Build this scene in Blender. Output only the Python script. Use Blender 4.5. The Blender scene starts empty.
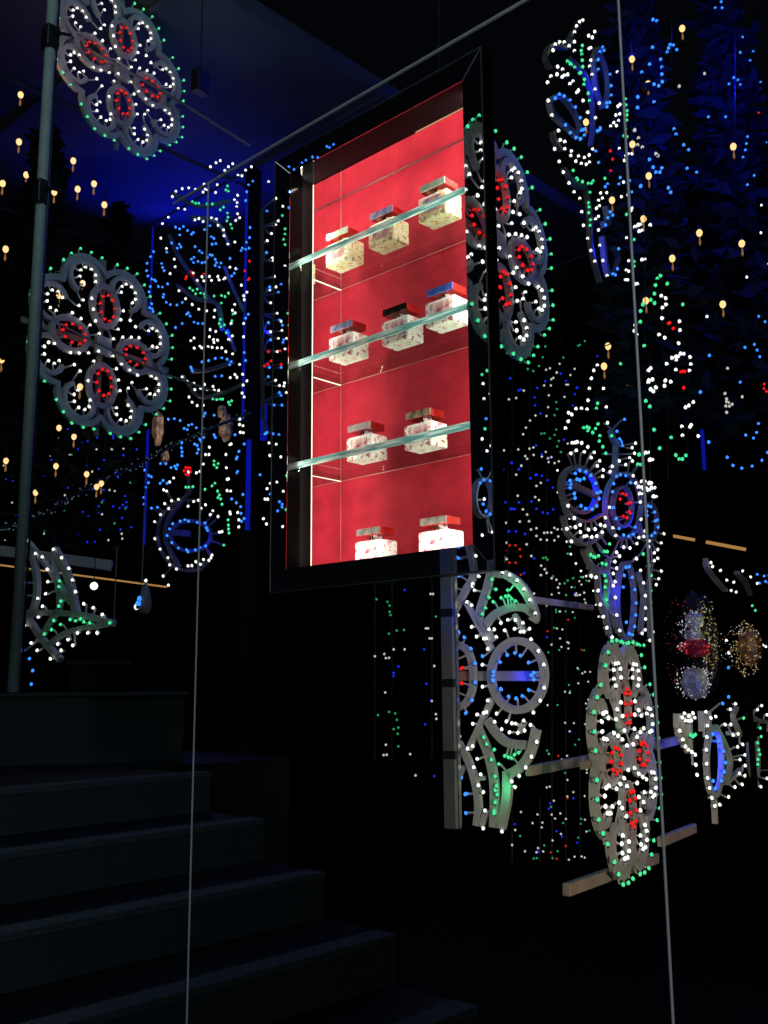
import bpy, bmesh, math, random
from math import pi, sin, cos, tan, radians, atan2, hypot
from mathutils import Vector, Matrix
R_ = random.Random(7)
SC = bpy.context.scene
COL = SC.collection
# ------------------------------------------------------------------ camera
F = 985.0
YAW, PITCH, ROLL = 43.34, 9.96, -0.4
EYE = Vector((0, 0, 1.6))
RM = (Matrix.Rotation(radians(YAW), 3, 'Z') @ Matrix.Rotation(pi/2+radians(PITCH), 3, 'X') @ Matrix.Rotation(radians(ROLL), 3, 'Z'))
cam = bpy.data.cameras.new('camera'); co = bpy.data.objects.new('camera', cam); COL.objects.link(co)
co.matrix_world = Matrix.Translation(EYE) @ RM.to_4x4()
cam.sensor_fit = 'VERTICAL'; cam.sensor_height = 24; cam.lens = F/1024*24
cam.clip_start = .02; cam.clip_end = 200
SC.camera = co
def ray(x, y): return RM @ Vector(((x-384)/F, -(y-512)/F, -1))
def at_range(x, y, d):
    v = ray(x, y); return EYE + v*(d/hypot(v.x, v.y))
def atY(x, y, Y): v = ray(x, y); return EYE + v*(Y/v.y)
def atX(x, y, X): v = ray(x, y); return EYE + v*(X/v.x)
GAL = radians(YAW-33.7)            # direction in which the light galleries run
G = Vector((-sin(GAL), cos(GAL), 0)); H = Vector((cos(GAL), sin(GAL), 0))
class Plane:                        # a vertical plane through one measured point
    def __init__(s, x, y, d, u):
        s.o = at_range(x, y, d); s.u = Vector(u).normalized(); s.n = s.u.cross(Vector((0, 0, 1)))
    def P(s, x, y, off=0.0):
        v = ray(x, y); t = (s.o-EYE).dot(s.n)/v.dot(s.n); p = EYE+v*t
        n = s.n if v.dot(s.n) < 0 else -s.n
        return p + n*off
    def px(s, x, y): return (s.P(x+.5, y)-s.P(x-.5, y)).length, (s.P(x, y+.5)-s.P(x, y-.5)).length
# ------------------------------------------------------------------ materials
def mat(name): 
    m = bpy.data.materials.new(name); m.use_nodes = True; nt = m.node_tree; b = nt.nodes['Principled BSDF']; return m, nt, b
def simple(name, col, rough=.5, metal=0, spec=.5, noise=None, bump=0, nscale=20, **kw):
    m, nt, b = mat(name)
    b.inputs['Base Color'].default_value = (*col, 1); b.inputs['Roughness'].default_value = rough
    b.inputs['Metallic'].default_value = metal; b.inputs['Specular IOR Level'].default_value = spec
    tc = nt.nodes.new('ShaderNodeTexCoord'); n = nt.nodes.new('ShaderNodeTexNoise'); n.inputs['Scale'].default_value = nscale; n.inputs['Detail'].default_value = 6
    nt.links.new(tc.outputs['Object'], n.inputs['Vector'])
    if noise:
        r = nt.nodes.new('ShaderNodeValToRGB'); r.color_ramp.elements[0].position = .35; r.color_ramp.elements[1].position = .65
        r.color_ramp.elements[0].color = (*col, 1); r.color_ramp.elements[1].color = (*noise, 1)
        nt.links.new(n.outputs['Fac'], r.inputs['Fac']); nt.links.new(r.outputs['Color'], b.inputs['Base Color'])
    if bump:
        bp = nt.nodes.new('ShaderNodeBump'); bp.inputs['Strength'].default_value = bump; bp.inputs['Distance'].default_value = .01
        nt.links.new(n.outputs['Fac'], bp.inputs['Height']); nt.links.new(bp.outputs['Normal'], b.inputs['Normal'])
    return m
def emit(name, col, st, sample=False):
    m, nt, b = mat(name); nt.nodes.remove(b)
    e = nt.nodes.new('ShaderNodeEmission'); e.inputs['Color'].default_value = (*col, 1); e.inputs['Strength'].default_value = st
    nt.links.new(e.outputs[0], nt.nodes['Material Output'].inputs['Surface'])
    if not sample: m.cycles.emission_sampling = 'NONE'
    return m
def pane_glass(name, tint=(.97, .99, .98), refl=.025):
    m, nt, b = mat(name); nt.nodes.remove(b); N = nt.nodes.new
    t = N('ShaderNodeBsdfTransparent'); t.inputs[0].default_value = (*tint, 1)
    g = N('ShaderNodeBsdfGlossy'); g.inputs['Roughness'].default_value = 0.01
    lw = N('ShaderNodeLayerWeight'); lw.inputs['Blend'].default_value = .15
    mu = N('ShaderNodeMath'); mu.operation = 'MULTIPLY'; mu.inputs[1].default_value = refl
    mx = N('ShaderNodeMixShader')
    nt.links.new(lw.outputs['Fresnel'], mu.inputs[0]); nt.links.new(mu.outputs[0], mx.inputs[0])
    nt.links.new(t.outputs[0], mx.inputs[1]); nt.links.new(g.outputs[0], mx.inputs[2])
    nt.links.new(mx.outputs[0], nt.nodes['Material Output'].inputs['Surface'])
    return m
M = {}
M['white'] = emit('white_bulb_glow', (1, .98, .93), 1.6)
M['green'] = emit('green_bulb_glow', (.06, .72, .28), 1.25)
M['blue'] = emit('blue_bulb_glow', (.035, .22, 1), 1.7)
M['deep'] = emit('deep_blue_bulb_glow', (.004, .01, .8), 1.0)
M['red'] = emit('red_bulb_glow', (1, .012, .012), 1.0)
M['warm'] = emit('warm_bulb_glow', (1, .58, .24), 1.5)
M['amber'] = emit('amber_tube_glow', (.75, .36, .11), .55)
M['led'] = emit('warm_white_led', (1, .88, .68), 1.6)
M['dimwhite'] = emit('small_white_bulb_glow', (.62, .6, .56), .9)
M['dimgreen'] = emit('small_green_bulb_glow', (.02, .3, .1), 1)
M['dimblue'] = emit('small_blue_bulb_glow', (.01, .03, .7), 1)
M['dimred'] = emit('small_red_bulb_glow', (.5, .02, .01), 1)
M['socket'] = simple('bulb_socket', (.03, .03, .03), .6)
M['rib'] = simple('painted_rib', (.62, .62, .6), .6, noise=(.52, .53, .52), nscale=8, bump=.2)
M['post'] = simple('galvanised_post', (.35, .4, .43), .45, .6, noise=(.28, .33, .36), nscale=9)
M['beam'] = simple('pale_timber_beam', (.5, .42, .35), .7, noise=(.35, .3, .26), nscale=7)
M['black'] = simple('black_lacquer', (.003, .003, .0035), .12, 0, .05)
M['chrome'] = simple('dark_mirror_chrome', (.8, .82, .86), .0, 1)
M['mirror'] = simple('case_mirror', (.93, .93, .93), .0, 1)
M['steel'] = simple('brushed_steel', (.55, .55, .56), .3, 1, bump=.1, nscale=60)
M['velvet'] = simple('red_felt', (.15, .0042, .0115), .85, 0, .1, noise=(.2, .007, .017), nscale=22, bump=.5)
M['cable'] = simple('black_cable', (.02, .02, .022), .5)
M['paint_dark'] = simple('dark_metal', (.05, .055, .06), .4, .7)
M['granite'] = simple('dark_stone_tread_shade', (.002, .0022, .0025), .5, 0, .1, noise=(.003, .0035, .004), nscale=60)  # shadow on the far part of each tread is put into this near-black
M['nosing'] = simple('rough_stone_nosing', (.022, .027, .032), .8, 0, .2, noise=(.04, .047, .052), nscale=160, bump=.4)
M['riser'] = simple('stone_riser', (.016, .022, .03), .55, 0, .2, noise=(.02, .027, .034), nscale=30)
M['ground'] = simple('dark_ground', (.002, .002, .0022), .8, 0, .1, noise=(.003, .003, .0033), nscale=3)
M['ceil'] = simple('grey_soffit', (.16, .16, .165), .8, 0, .1, noise=(.08, .08, .09), nscale=.8)
M['wallm'] = simple('dark_facade', (.006, .006, .007), .8, 0, .1, noise=(.009, .009, .01), nscale=1.5)
M['leaf'] = simple('dark_leaf', (.008, .012, .008), .7, 0, .1, noise=(.012, .016, .01), nscale=6)
M['leafg'] = simple('broad_leaf', (.03, .045, .05), .7, 0, .1, noise=(.02, .03, .03), nscale=3)
M['bark'] = simple('bark', (.003, .003, .0028), .95, 0, .05, noise=(.002, .002, .002))
M['pane'] = pane_glass('facade_glass')
M['shelf'] = pane_glass('shelf_glass', (.87, .94, .91), .12)
def edge_mat():
    m, nt, b = mat('shelf_edge'); N = nt.nodes.new
    tc = N('ShaderNodeTexCoord'); n = N('ShaderNodeTexNoise'); n.inputs['Scale'].default_value = 25
    mp = N('ShaderNodeMapping'); mp.inputs['Scale'].default_value = (.6, 1, 6)
    r = N('ShaderNodeValToRGB'); r.color_ramp.elements[0].color = (.16, .48, .52, 1); r.color_ramp.elements[1].color = (.72, .98, 1, 1)
    r.color_ramp.elements[0].position = .42; r.color_ramp.elements[1].position = .6
    nt.links.new(tc.outputs['Object'], mp.inputs[0]); nt.links.new(mp.outputs[0], n.inputs['Vector']); nt.links.new(n.outputs['Fac'], r.inputs[0])
    t = N('ShaderNodeBsdfTranslucent'); g = N('ShaderNodeBsdfGlossy'); g.inputs['Roughness'].default_value = .1
    nt.links.new(r.outputs[0], t.inputs[0]); mx = N('ShaderNodeMixShader'); mx.inputs[0].default_value = .12
    nt.links.new(t.outputs[0], mx.inputs[1]); nt.links.new(g.outputs[0], mx.inputs[2]); nt.links.new(mx.outputs[0], nt.nodes['Material Output'].inputs['Surface'])
    return m
M['edge'] = edge_mat()
def bottle_glass(name, cols):  # facet glints and caustic patches are put into the cell colours
    m, nt, b = mat(name); N = nt.nodes.new
    b.inputs['Roughness'].default_value = .04; b.inputs['Transmission Weight'].default_value = .45; b.inputs['IOR'].default_value = 1.45
    tc = N('ShaderNodeTexCoord'); v = N('ShaderNodeTexVoronoi'); v.inputs['Scale'].default_value = 170
    n = N('ShaderNodeTexVoronoi'); n.inputs['Scale'].default_value = 150; n.distance = 'MANHATTAN'
    sp = N('ShaderNodeSeparateColor'); nt.links.new(n.outputs['Color'], sp.inputs[0])
    nt.links.new(tc.outputs['Object'], v.inputs['Vector']); nt.links.new(tc.outputs['Object'], n.inputs['Vector'])
    bp = N('ShaderNodeBump'); bp.inputs['Strength'].default_value = .5; bp.inputs['Distance'].default_value = .003
    nt.links.new(v.outputs['Distance'], bp.inputs['Height']); nt.links.new(bp.outputs[0], b.inputs['Normal'])
    r = N('ShaderNodeValToRGB'); e = r.color_ramp.elements
    e[0].position = .0; e[0].color = (*cols[0], 1); e[1].position = .6; e[1].color = (*cols[-1], 1)
    for p, c in zip((.12, .24, .42), cols[1:-1]): q = e.new(p); q.color = (*c, 1)
    nt.links.new(sp.outputs[0], r.inputs[0]); nt.links.new(r.outputs[0], b.inputs['Base Color'])
    d = N('ShaderNodeBsdfDiffuse'); nt.links.new(r.outputs[0], d.inputs[0])
    mx = N('ShaderNodeMixShader'); mx.inputs[0].default_value = .5; nt.links.new(b.outputs[0], mx.inputs[1]); nt.links.new(d.outputs[0], mx.inputs[2])
    nt.links.new(mx.outputs[0], nt.nodes['Material Output'].inputs['Surface'])
    return m
M['bglass'] = bottle_glass('gold_light_tint_glass', [(.45, .25, .3), (.8, .45, .2), (1, .8, .4), (1, .9, .5), (1, .96, .78)])  # gold LED light on the top bottles is put into the glass colour
M['bglass2'] = bottle_glass('facet_glint_glass', [(.5, .12, .18), (.75, .45, .5), (.95, .85, .8), (1, .95, .92), (1, 1, 1)])
M['juice'] = simple('amber_perfume', (.75, .5, .3), .1, noise=(.25, .08, .3), nscale=50)
M['juice2'] = simple('pink_perfume', (.3, .02, .07), .1, noise=(.85, .7, .68), nscale=50)
M['redcap'] = simple('red_stopper_side', (.16, .004, .004), .1, 0, .5, noise=(.3, .015, .01), nscale=30)
M['plate'] = simple('black_plate', (.02, .015, .01), .2)
M['led2'] = emit('dim_gold_led', (.8, .6, .3), .6)
M['ribk'] = simple('dark_rib', (.07, .07, .075), .6, noise=(.1, .1, .1), nscale=8)
# ------------------------------------------------------------------ helpers
def link(name, me, m, parent=None, loc=None):
    o = bpy.data.objects.new(name, me); COL.objects.link(o)
    if m is not None:
        for k in (m if isinstance(m, (list, tuple)) else [m]): me.materials.append(k)
    if parent: o.parent = parent
    if loc is not None: o.location = loc
    return o
def tag(o, label=None, cat=None, group=None, kind=None):
    for k, v in (('label', label), ('category', cat), ('group', group), ('kind', kind)):
        if v: o[k] = v
    return o
def thing(name, label, cat, loc=(0, 0, 0), group=None):
    o = bpy.data.objects.new(name, None); COL.objects.link(o); o.location = loc; o.empty_display_size = .05
    return tag(o, label, cat, group)
class MB:
    def __init__(s): s.v = []; s.f = []; s.m = []; s.mi = 0
    def add(s, vs, fs):
        n = len(s.v); s.v += [tuple(v) for v in vs]; s.f += [tuple(i+n for i in f) for f in fs]; s.m += [s.mi]*len(fs)
    def box(s, a, b):
        (x0, y0, z0), (x1, y1, z1) = a, b
        x0, x1 = sorted((x0, x1)); y0, y1 = sorted((y0, y1)); z0, z1 = sorted((z0, z1))
        s.add([(x0,y0,z0),(x1,y0,z0),(x1,y1,z0),(x0,y1,z0),(x0,y0,z1),(x1,y0,z1),(x1,y1,z1),(x0,y1,z1)],
              [(0,3,2,1),(4,5,6,7),(0,1,5,4),(1,2,6,5),(2,3,7,6),(3,0,4,7)])
    def obox(s, c, u, v, w):   # oriented box: centre, half vectors
        c = Vector(c); P = [c+a*u+b*v+d*w for d in (-1, 1) for b in (-1, 1) for a in (-1, 1)]
        s.add(P, [(0,2,3,1),(4,5,7,6),(0,1,5,4),(1,3,7,5),(3,2,6,7),(2,0,4,6)])
    def bar(s, a, b, w, d, up=Vector((0, 0, 1))):
        a, b = Vector(a), Vector(b); t = (b-a); L = t.length; t.normalize()
        n = t.cross(up)
        if n.length < 1e-4: n = Vector((1, 0, 0))
        n.normalize(); k = n.cross(t).normalized()
        s.obox((a+b)/2, t*L/2, n*d/2, k*w/2)
    def tube(s, pts, r, seg=6, closed=False):
        pts = [Vector(p) for p in pts]; n = len(pts); rings = []
        for i, p in enumerate(pts):
            if closed: t = pts[(i+1) % n]-pts[i-1]
            else: t = pts[min(i+1, n-1)]-pts[max(i-1, 0)]
            t.normalize(); a = Vector((0, 0, 1)) if abs(t.z) < .95 else Vector((1, 0, 0))
            e = t.cross(a).normalized(); g = e.cross(t)
            rr = r[i] if isinstance(r, (list, tuple)) else r
            rings.append([p+(e*cos(2*pi*k/seg)+g*sin(2*pi*k/seg))*rr for k in range(seg)])
        V = [v for q in rings for v in q]; Fs = []
        m = n if closed else n-1
        for i in range(m):
            for k in range(seg):
                j = (i+1) % n
                Fs.append((i*seg+k, i*seg+(k+1) % seg, j*seg+(k+1) % seg, j*seg+k))
        if not closed: Fs += [tuple(range(seg))[::-1], tuple((n-1)*seg+k for k in range(seg))]
        s.add(V, Fs)
    def ribbon(s, pts, wid, n, dep, closed=False):  # rectangular-section rib in the plane with normal n
        pts = [Vector(p) for p in pts]; c = len(pts); V = []; Fs = []
        for i, p in enumerate(pts):
            t = (pts[(i+1) % c]-pts[i-1]) if closed else (pts[min(i+1, c-1)]-pts[max(i-1, 0)])
            t.normalize(); e = t.cross(n).normalized()
            w = wid[i] if isinstance(wid, (list, tuple)) else wid
            V += [p+e*w/2+n*dep/2, p-e*w/2+n*dep/2, p-e*w/2-n*dep/2, p+e*w/2-n*dep/2]
        for i in range(c if closed else c-1):
            j = (i+1) % c
            for k in range(4): Fs.append((4*i+k, 4*i+(k+1) % 4, 4*j+(k+1) % 4, 4*j+k))
        if not closed: Fs += [(3, 2, 1, 0), tuple(4*(c-1)+k for k in range(4))]
        s.add(V, Fs)
    def lathe(s, prof, seg=12, c=(0, 0, 0), axis='z'):
        V = []; Fs = []
        for r, z in prof:
            for k in range(seg):
                a = 2*pi*k/seg; V.append((c[0]+r*cos(a), c[1]+r*sin(a), c[2]+z))
        for i in range(len(prof)-1):
            for k in range(seg): Fs.append((i*seg+k, i*seg+(k+1) % seg, (i+1)*seg+(k+1) % seg, (i+1)*seg+k))
        Fs += [tuple(range(seg))[::-1], tuple((len(prof)-1)*seg+k for k in range(seg))]
        s.add(V, Fs)
    def mesh(s, name, smooth=False):
        me = bpy.data.meshes.new(name); me.from_pydata(s.v, [], s.f)
        bm = bmesh.new(); bm.from_mesh(me); bmesh.ops.recalc_face_normals(bm, faces=bm.faces); bm.to_mesh(me); bm.free()
        if any(s.m): me.polygons.foreach_set('material_index', s.m)
        if smooth: me.polygons.foreach_set('use_smooth', [True]*len(me.polygons))
        me.update(); return me
    def build(s, name, m, parent=None, smooth=False, origin=None):
        if origin is not None:
            o = Vector(origin); s.v = [tuple(Vector(v)-o) for v in s.v]
        ob = link(name, s.mesh(name, smooth), m, parent)
        if origin is not None: ob.location = origin
        return ob
def bevel(o, w, seg=2):
    md = o.modifiers.new('bevel', 'BEVEL'); md.width = w; md.segments = seg; md.limit_method = 'ANGLE'; return o
def area(name, loc, size, size_y, energy, col, direction):
    l = bpy.data.lights.new(name, 'AREA'); l.shape = 'RECTANGLE'; l.size = size; l.size_y = size_y; l.energy = energy; l.color = col
    o = bpy.data.objects.new(name, l); COL.objects.link(o); o.location = loc
    o.rotation_euler = Vector(direction).to_track_quat('-Z', 'Y').to_euler(); return o
def point(name, loc, energy, col, r=.03):
    l = bpy.data.lights.new(name, 'POINT'); l.energy = energy; l.color = col; l.shadow_soft_size = r
    o = bpy.data.objects.new(name, l); COL.objects.link(o); o.location = loc; return o
def cr(pts, n=8, closed=False):   # Catmull-Rom
    P = [Vector(p) for p in pts]; out = []; c = len(P)
    for i in range(c if closed else c-1):
        p1, p2 = P[i], P[(i+1) % c]
        p0 = P[i-1] if (closed or i > 0) else p1*2-p2
        p3 = P[(i+2) % c] if (closed or i+2 < c) else p2*2-p1
        for k in range(n):
            t = k/n; out.append(.5*((2*p1)+(p2-p0)*t+(2*p0-5*p1+4*p2-p3)*t*t+(3*p1-3*p2+p3-p0)*t**3))
    if not closed: out.append(P[-1])
    return out
def copy_tree(o, parent=None):
    c = o.copy(); COL.objects.link(c); c.parent = parent
    for ch in list(o.children): copy_tree(ch, c)
    return c
# ------------------------------------------------------------------ bulbs
def bulb_mesh(key, m, r):
    b = MB(); b.lathe([(r*.55, -r*.9), (r*.85, -r*.5), (r, 0), (r*.9, r*.5), (r*.6, r*1.0), (r*.15, r*1.3)], 8)
    b.mi = 1; b.lathe([(r*.5, -r*1.9), (r*.6, -r*1.3), (r*.55, -r*.9)], 6)
    me = b.mesh('bulb_'+key, True); me.materials.append(M[m]); me.materials.append(M['socket']); return me
BM = {}
def bulb(kind, p, parent, base, r, tilt=None, flat=False):
    key = kind+'%.4f' % r
    if key not in BM: BM[key] = bulb_mesh(key, kind, r)
    nm = {'white': 'white_bulb', 'green': 'green_bulb', 'blue': 'blue_bulb', 'deep': 'blue_bulb', 'red': 'red_bulb', 'dimwhite': 'white_bulb', 'dimgreen': 'green_bulb', 'dimblue': 'blue_bulb', 'dimred': 'red_bulb', 'warm': 'bulb'}[kind]
    o = bpy.data.objects.new(nm, BM[key]); COL.objects.link(o); o.parent = parent; o.location = Vector(p)-base
    if tilt is not None: o.rotation_euler = tilt
    else: o.rotation_euler = (R_.uniform(-.5, .5), R_.uniform(-.5, .5), 0) if not flat else (pi/2+R_.uniform(-.2, .2), 0, R_.uniform(.3, 1.1))
    return o
def pts(x0, y0, s, L): return [(x0+a/s, y0+b/s) for a, b in L]
def fill(root, pl, bulbs, rpx=1.9, off=.03, flat=False, lim=100, jit=0):
    """bulbs: {kind: [pixel points]} placed on the ornament's own plane"""
    base = Vector(root.location); d = (pl.o-EYE).length; r = rpx*d/F
    for kind, L in bulbs.items():
        rest = MB()
        for i, (x, y) in enumerate(L):
            p = pl.P(x, y, off+(R_.uniform(-jit, jit) if jit else 0))
            if i < lim: bulb(kind, p, root, base, r, flat=flat)
            else: rest.lathe([(r*.5, -r*.9), (r, 0), (r*.5, r*.9)], 6, p-base)
        if rest.v:
            o = rest.build({'w': 'white_bulb', 'g': 'green_bulb', 'b': 'blue_bulb', 'r': 'red_bulb'}.get(kind.replace('dim', '')[0], 'bulb')+'_cluster', M[kind], root); o['kind'] = 'stuff'
def ribs(root, pl, curves, wpx=7.5, dep=.03, m='rib', name='frame', bulbs=None):
    b = MB(); base = Vector(root.location)
    for cv in curves:
        L, closed = cv[0], cv[1]; w = cv[2] if len(cv) > 2 else wpx
        P = cr([pl.P(x, y)-base for x, y in L], 6, closed) if len(L) > 2 else [pl.P(x, y)-base for x, y in L]
        sx = (pl.o-EYE).length/F
        b.ribbon(P, w*sx, pl.n, dep, closed)
    if bulbs:
        C = []
        for cv in curves:
            P2 = cr([Vector((x, y, 0)) for x, y in cv[0]], 6, cv[1]) if len(cv[0]) > 2 else [Vector((*cv[0][0], 0)).lerp(Vector((*cv[0][1], 0)), t/8) for t in range(9)]
            C += P2
        for L in bulbs.values():
            for x, y in L:
                q = min(C, key=lambda c: (c.x-x)**2+(c.y-y)**2); d2 = math.hypot(q.x-x, q.y-y)
                if 3 < d2 < 17: b.tube([pl.P(x, y, .012)-base, pl.P(q.x, q.y, .012)-base], 1.05*sx, 5)
    return b.build(name, M[m], root)
def ell(cx, cy, rx, ry, n=14, a0=0, a1=2*pi, rot=0):
    full = abs(a1-a0-2*pi) < 1e-6; out = []
    for i in range(n if full else n+1):
        a = a0+(a1-a0)*i/n; x, y = rx*cos(a), ry*sin(a)
        out.append((cx+x*cos(rot)-y*sin(rot), cy+x*sin(rot)+y*cos(rot)))
    return out
def mirrored(root, label, Y0=1.38):
    c = copy_tree(root); l = Vector(root.location); c.location = (l.x, 2*Y0-l.y, l.z); c.scale = (1, -1, 1)
    c['label'] = label; return c
# ================================================================== SETTING
def struct(o): o['kind'] = 'structure'; return o
b = MB(); b.box((-16, -8, -.05), (6, 16, 0)); struct(b.build('floor', M['ground']))
# ceiling: dark canopy soffit far above the galleries with panel seams
far = 10.6
b = MB()
ce = [at_range(x, 300, 12.0).to_2d() for x in (-200, 360)]
b.box((-15, .8, 6.6), (-5.3, 10.2, 6.75))
for k in range(5): b.box((-15, 1.6+k*2.0, 6.57), (-5.3, 1.64+k*2.0, 6.6))
for k in range(4): b.box((-14+k*2.2, .8, 6.575), (-13.96+k*2.2, 10.2, 6.6))
struct(b.build('ceiling', M['ceil']))
b = MB(); b.box((-16, 13, 0), (6, 13.2, 9)); struct(b.build('wall_back', M['wallm']))
b = MB(); b.box((-16.2, -8, 0), (-16, 13.2, 9)); struct(b.build('wall_left', M['wallm']))
# staircase climbing to the left
X0, Z0, RUN, RISE = -2.274, .815, .33, .15
b = MB(); n = MB(); q = MB()
ya, yb = .2, 2.45
for i in range(-5, 3):
    x, z = X0-RUN*i, Z0+RISE*i
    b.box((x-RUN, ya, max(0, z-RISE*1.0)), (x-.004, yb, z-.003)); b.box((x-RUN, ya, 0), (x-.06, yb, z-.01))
    n.box((x-.085, ya, z-.02), (x, yb, z)); q.box((x-.012, ya, z-RISE), (x-.002, yb, z-.02))
x, z = X0-RUN*3, Z0+RISE*3
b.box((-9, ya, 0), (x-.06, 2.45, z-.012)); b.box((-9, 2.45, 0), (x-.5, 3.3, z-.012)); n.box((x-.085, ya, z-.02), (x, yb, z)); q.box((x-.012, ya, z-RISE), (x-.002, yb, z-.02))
st = thing('staircase', 'dark stone steps climbing to the left beneath the glass screen', 'stairs')
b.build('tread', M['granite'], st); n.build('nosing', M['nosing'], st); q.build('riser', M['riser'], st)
# ------------------------------------------------------------------ display case
CX0, CX1, CZ0, CZ1 = -1.645, -1.037, 1.797, 2.81
IX0, IX1, IZ0, IZ1 = -1.592, -1.084, 1.846, 2.76
YF, YM, YB = 1.38, 1.455, 1.544
case = thing('display_case', 'mirror-framed wall showcase lined in red with glass shelves of perfume', 'display case', ((CX0+CX1)/2, YF, CZ0))
cb = Vector(case.location)
def cpart(mb, name, m, smooth=False): 
    mb.v = [tuple(Vector(v)-cb) for v in mb.v]; return mb.build(name, m, case, smooth)
fr = MB()   # mitred mirror border, slightly raised
def quadring(mb, a, c, ya, yb_, yo=None):
    (x0, x1, z0, z1), (X0_, X1_, Z0_, Z1_) = a, c
    o = [(x0, z0), (x1, z0), (x1, z1), (x0, z1)]; i = [(X0_, Z0_), (X1_, Z0_), (X1_, Z1_), (X0_, Z1_)]
    V = [(x, ya, z) for x, z in o]+[(x, ya, z) for x, z in i]+[(x, yb_, z) for x, z in o]+[(x, yb_, z) for x, z in i]
    Fs = []
    for k in range(4):
        j = (k+1) % 4
        Fs += [(k, j, 4+j, 4+k), (8+k, 12+k, 12+j, 8+j), (k, 8+k, 8+j, j), (4+k, 4+j, 12+j, 12+k)]
    mb.add(V, Fs)
quadring(fr, (CX0, CX1, CZ0, CZ1), (IX0, IX1, IZ0, IZ1), YF, YF+.0012)
bk = MB(); quadring(bk, (CX0, CX1, CZ0, CZ1), (IX0, IX1, IZ0, IZ1), YF+.0012, YF+.005); cpart(bk, 'border_backing', M['black'])
f_ = cpart(fr, 'mirror_border', M['chrome'])
mt = MB()
for (ox, oz), (ix, iz) in (((CX0, CZ0), (IX0, IZ0)), ((CX1, CZ0), (IX1, IZ0)), ((CX1, CZ1), (IX1, IZ1)), ((CX0, CZ1), (IX0, IZ1))):
    mt.tube([(ox, YF-.0006, oz), (ix, YF-.0006, iz)], .0012, 5)
for (a, c) in (((CX0, CZ0), (CX1, CZ0)), ((CX1, CZ0), (CX1, CZ1)), ((CX1, CZ1), (CX0, CZ1)), ((CX0, CZ1), (CX0, CZ0))):
    mt.tube([(a[0], YF, a[1]), (c[0], YF, c[1])], .0016, 5)
cpart(mt, 'edge_trim', M['steel'])
# black housing with a splayed right side
hb = MB()
t = .004
SX = IX1-.128   # back right corner of the splayed side
hb.box((CX0, YF+.005, CZ0), (CX0+.045, YB+.02, CZ1))                       # left
hb.box((CX0+.045, YF+.005, CZ1-.046), (CX1, YB+.02, CZ1))                 # top
hb.box((CX0+.045, YF+.005, CZ0), (CX1-.03, YB+.0, CZ0+.045))               # bottom
def prism(mb, poly, z0, z1):
    n_ = len(poly); V = [(x, y, z0) for x, y in poly]+[(x, y, z1) for x, y in poly]
    mb.add(V, [tuple(range(n_))[::-1], tuple(range(n_, 2*n_))]+[(i, (i+1) % n_, n_+(i+1) % n_, n_+i) for i in range(n_)])
hb = MB()
prism(hb, [(CX0, YF+.005), (CX0+.045, YF+.005), (CX0+.045, YB+.02), (CX0, YB+.02)], CZ0, CZ1)
outer = [(CX0+.045, YF+.005), (CX1, YF+.005), (CX1, YF+.035), (CX1-.115, YB+.02), (CX0+.045, YB+.02)]
prism(hb, outer, IZ1+.006, CZ1); prism(hb, outer, CZ0+.0275, IZ0-.006); hb.box((CX0+.045, YF+.005, CZ0), (CX1, YF+.03, CZ0+.0275))
prism(hb, [(IX1+.006, YF+.005), (CX1, YF+.005), (CX1, YF+.035), (CX1-.115, YB+.02), (SX+.01, YB+.02), (IX1+.006, YF+.03)], IZ0-.006, IZ1+.006)
cpart(hb, 'housing', M['black'])
# back panel in red felt, running behind the mirrors
bp = MB(); bp.box((CX0+.045, YB, IZ0-.006), (SX+.02, YB+.006, IZ1+.006)); cpart(bp, 'back_panel', M['velvet'])
# mirror linings: left, top (rear half); black lacquer (front half)
ml = MB(); ml.box((IX0-.004, YM, IZ0), (IX0, YB, IZ1)); cpart(ml, 'side_mirror', M['mirror'])
ml = MB(); prism(ml, [(IX0, YM), (IX1-.03, YM), (SX+.02, YB), (IX0, YB)], IZ1, IZ1+.004); cpart(ml, 'top_mirror', M['mirror'])
ml = MB(); ml.box((IX0-.004, YF+.005, IZ0), (IX0, YM-.004, IZ1)); cpart(ml, 'jamb_lining', M['black'])
ml = MB(); ml.box((IX0, YF+.005, IZ1), (IX1, YM-.004, IZ1+.004)); cpart(ml, 'top_lining', M['black'])
ml = MB(); prism(ml, [(IX1, YF+.005), (IX1, YF+.02), (SX+.012, YB), (SX+.018, YB), (IX1+.006, YF+.02), (IX1+.006, YF+.005)], IZ0, IZ1); cpart(ml, 'splayed_lining', M['steel'])
ml = MB(); prism(ml, [(IX0, YF+.005), (IX1, YF+.005), (IX1, YF+.02), (SX+.012, YB), (IX0, YB)], IZ0-.006, IZ0-.002); cpart(ml, 'case_floor', M['shelf'] if False else M['black'])
ml = MB(); ml.box((IX0-.001, YM-.003, IZ0), (IX0+.0005, YM-.001, IZ1)); cpart(ml, 'led_strip', M['led'])
ml = MB(); ml.box((-1.27, YM-.0035, IZ1-.0015), (IX1-.02, YM-.002, IZ1+.001)); cpart(ml, 'led_strip', M['led2'])
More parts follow.
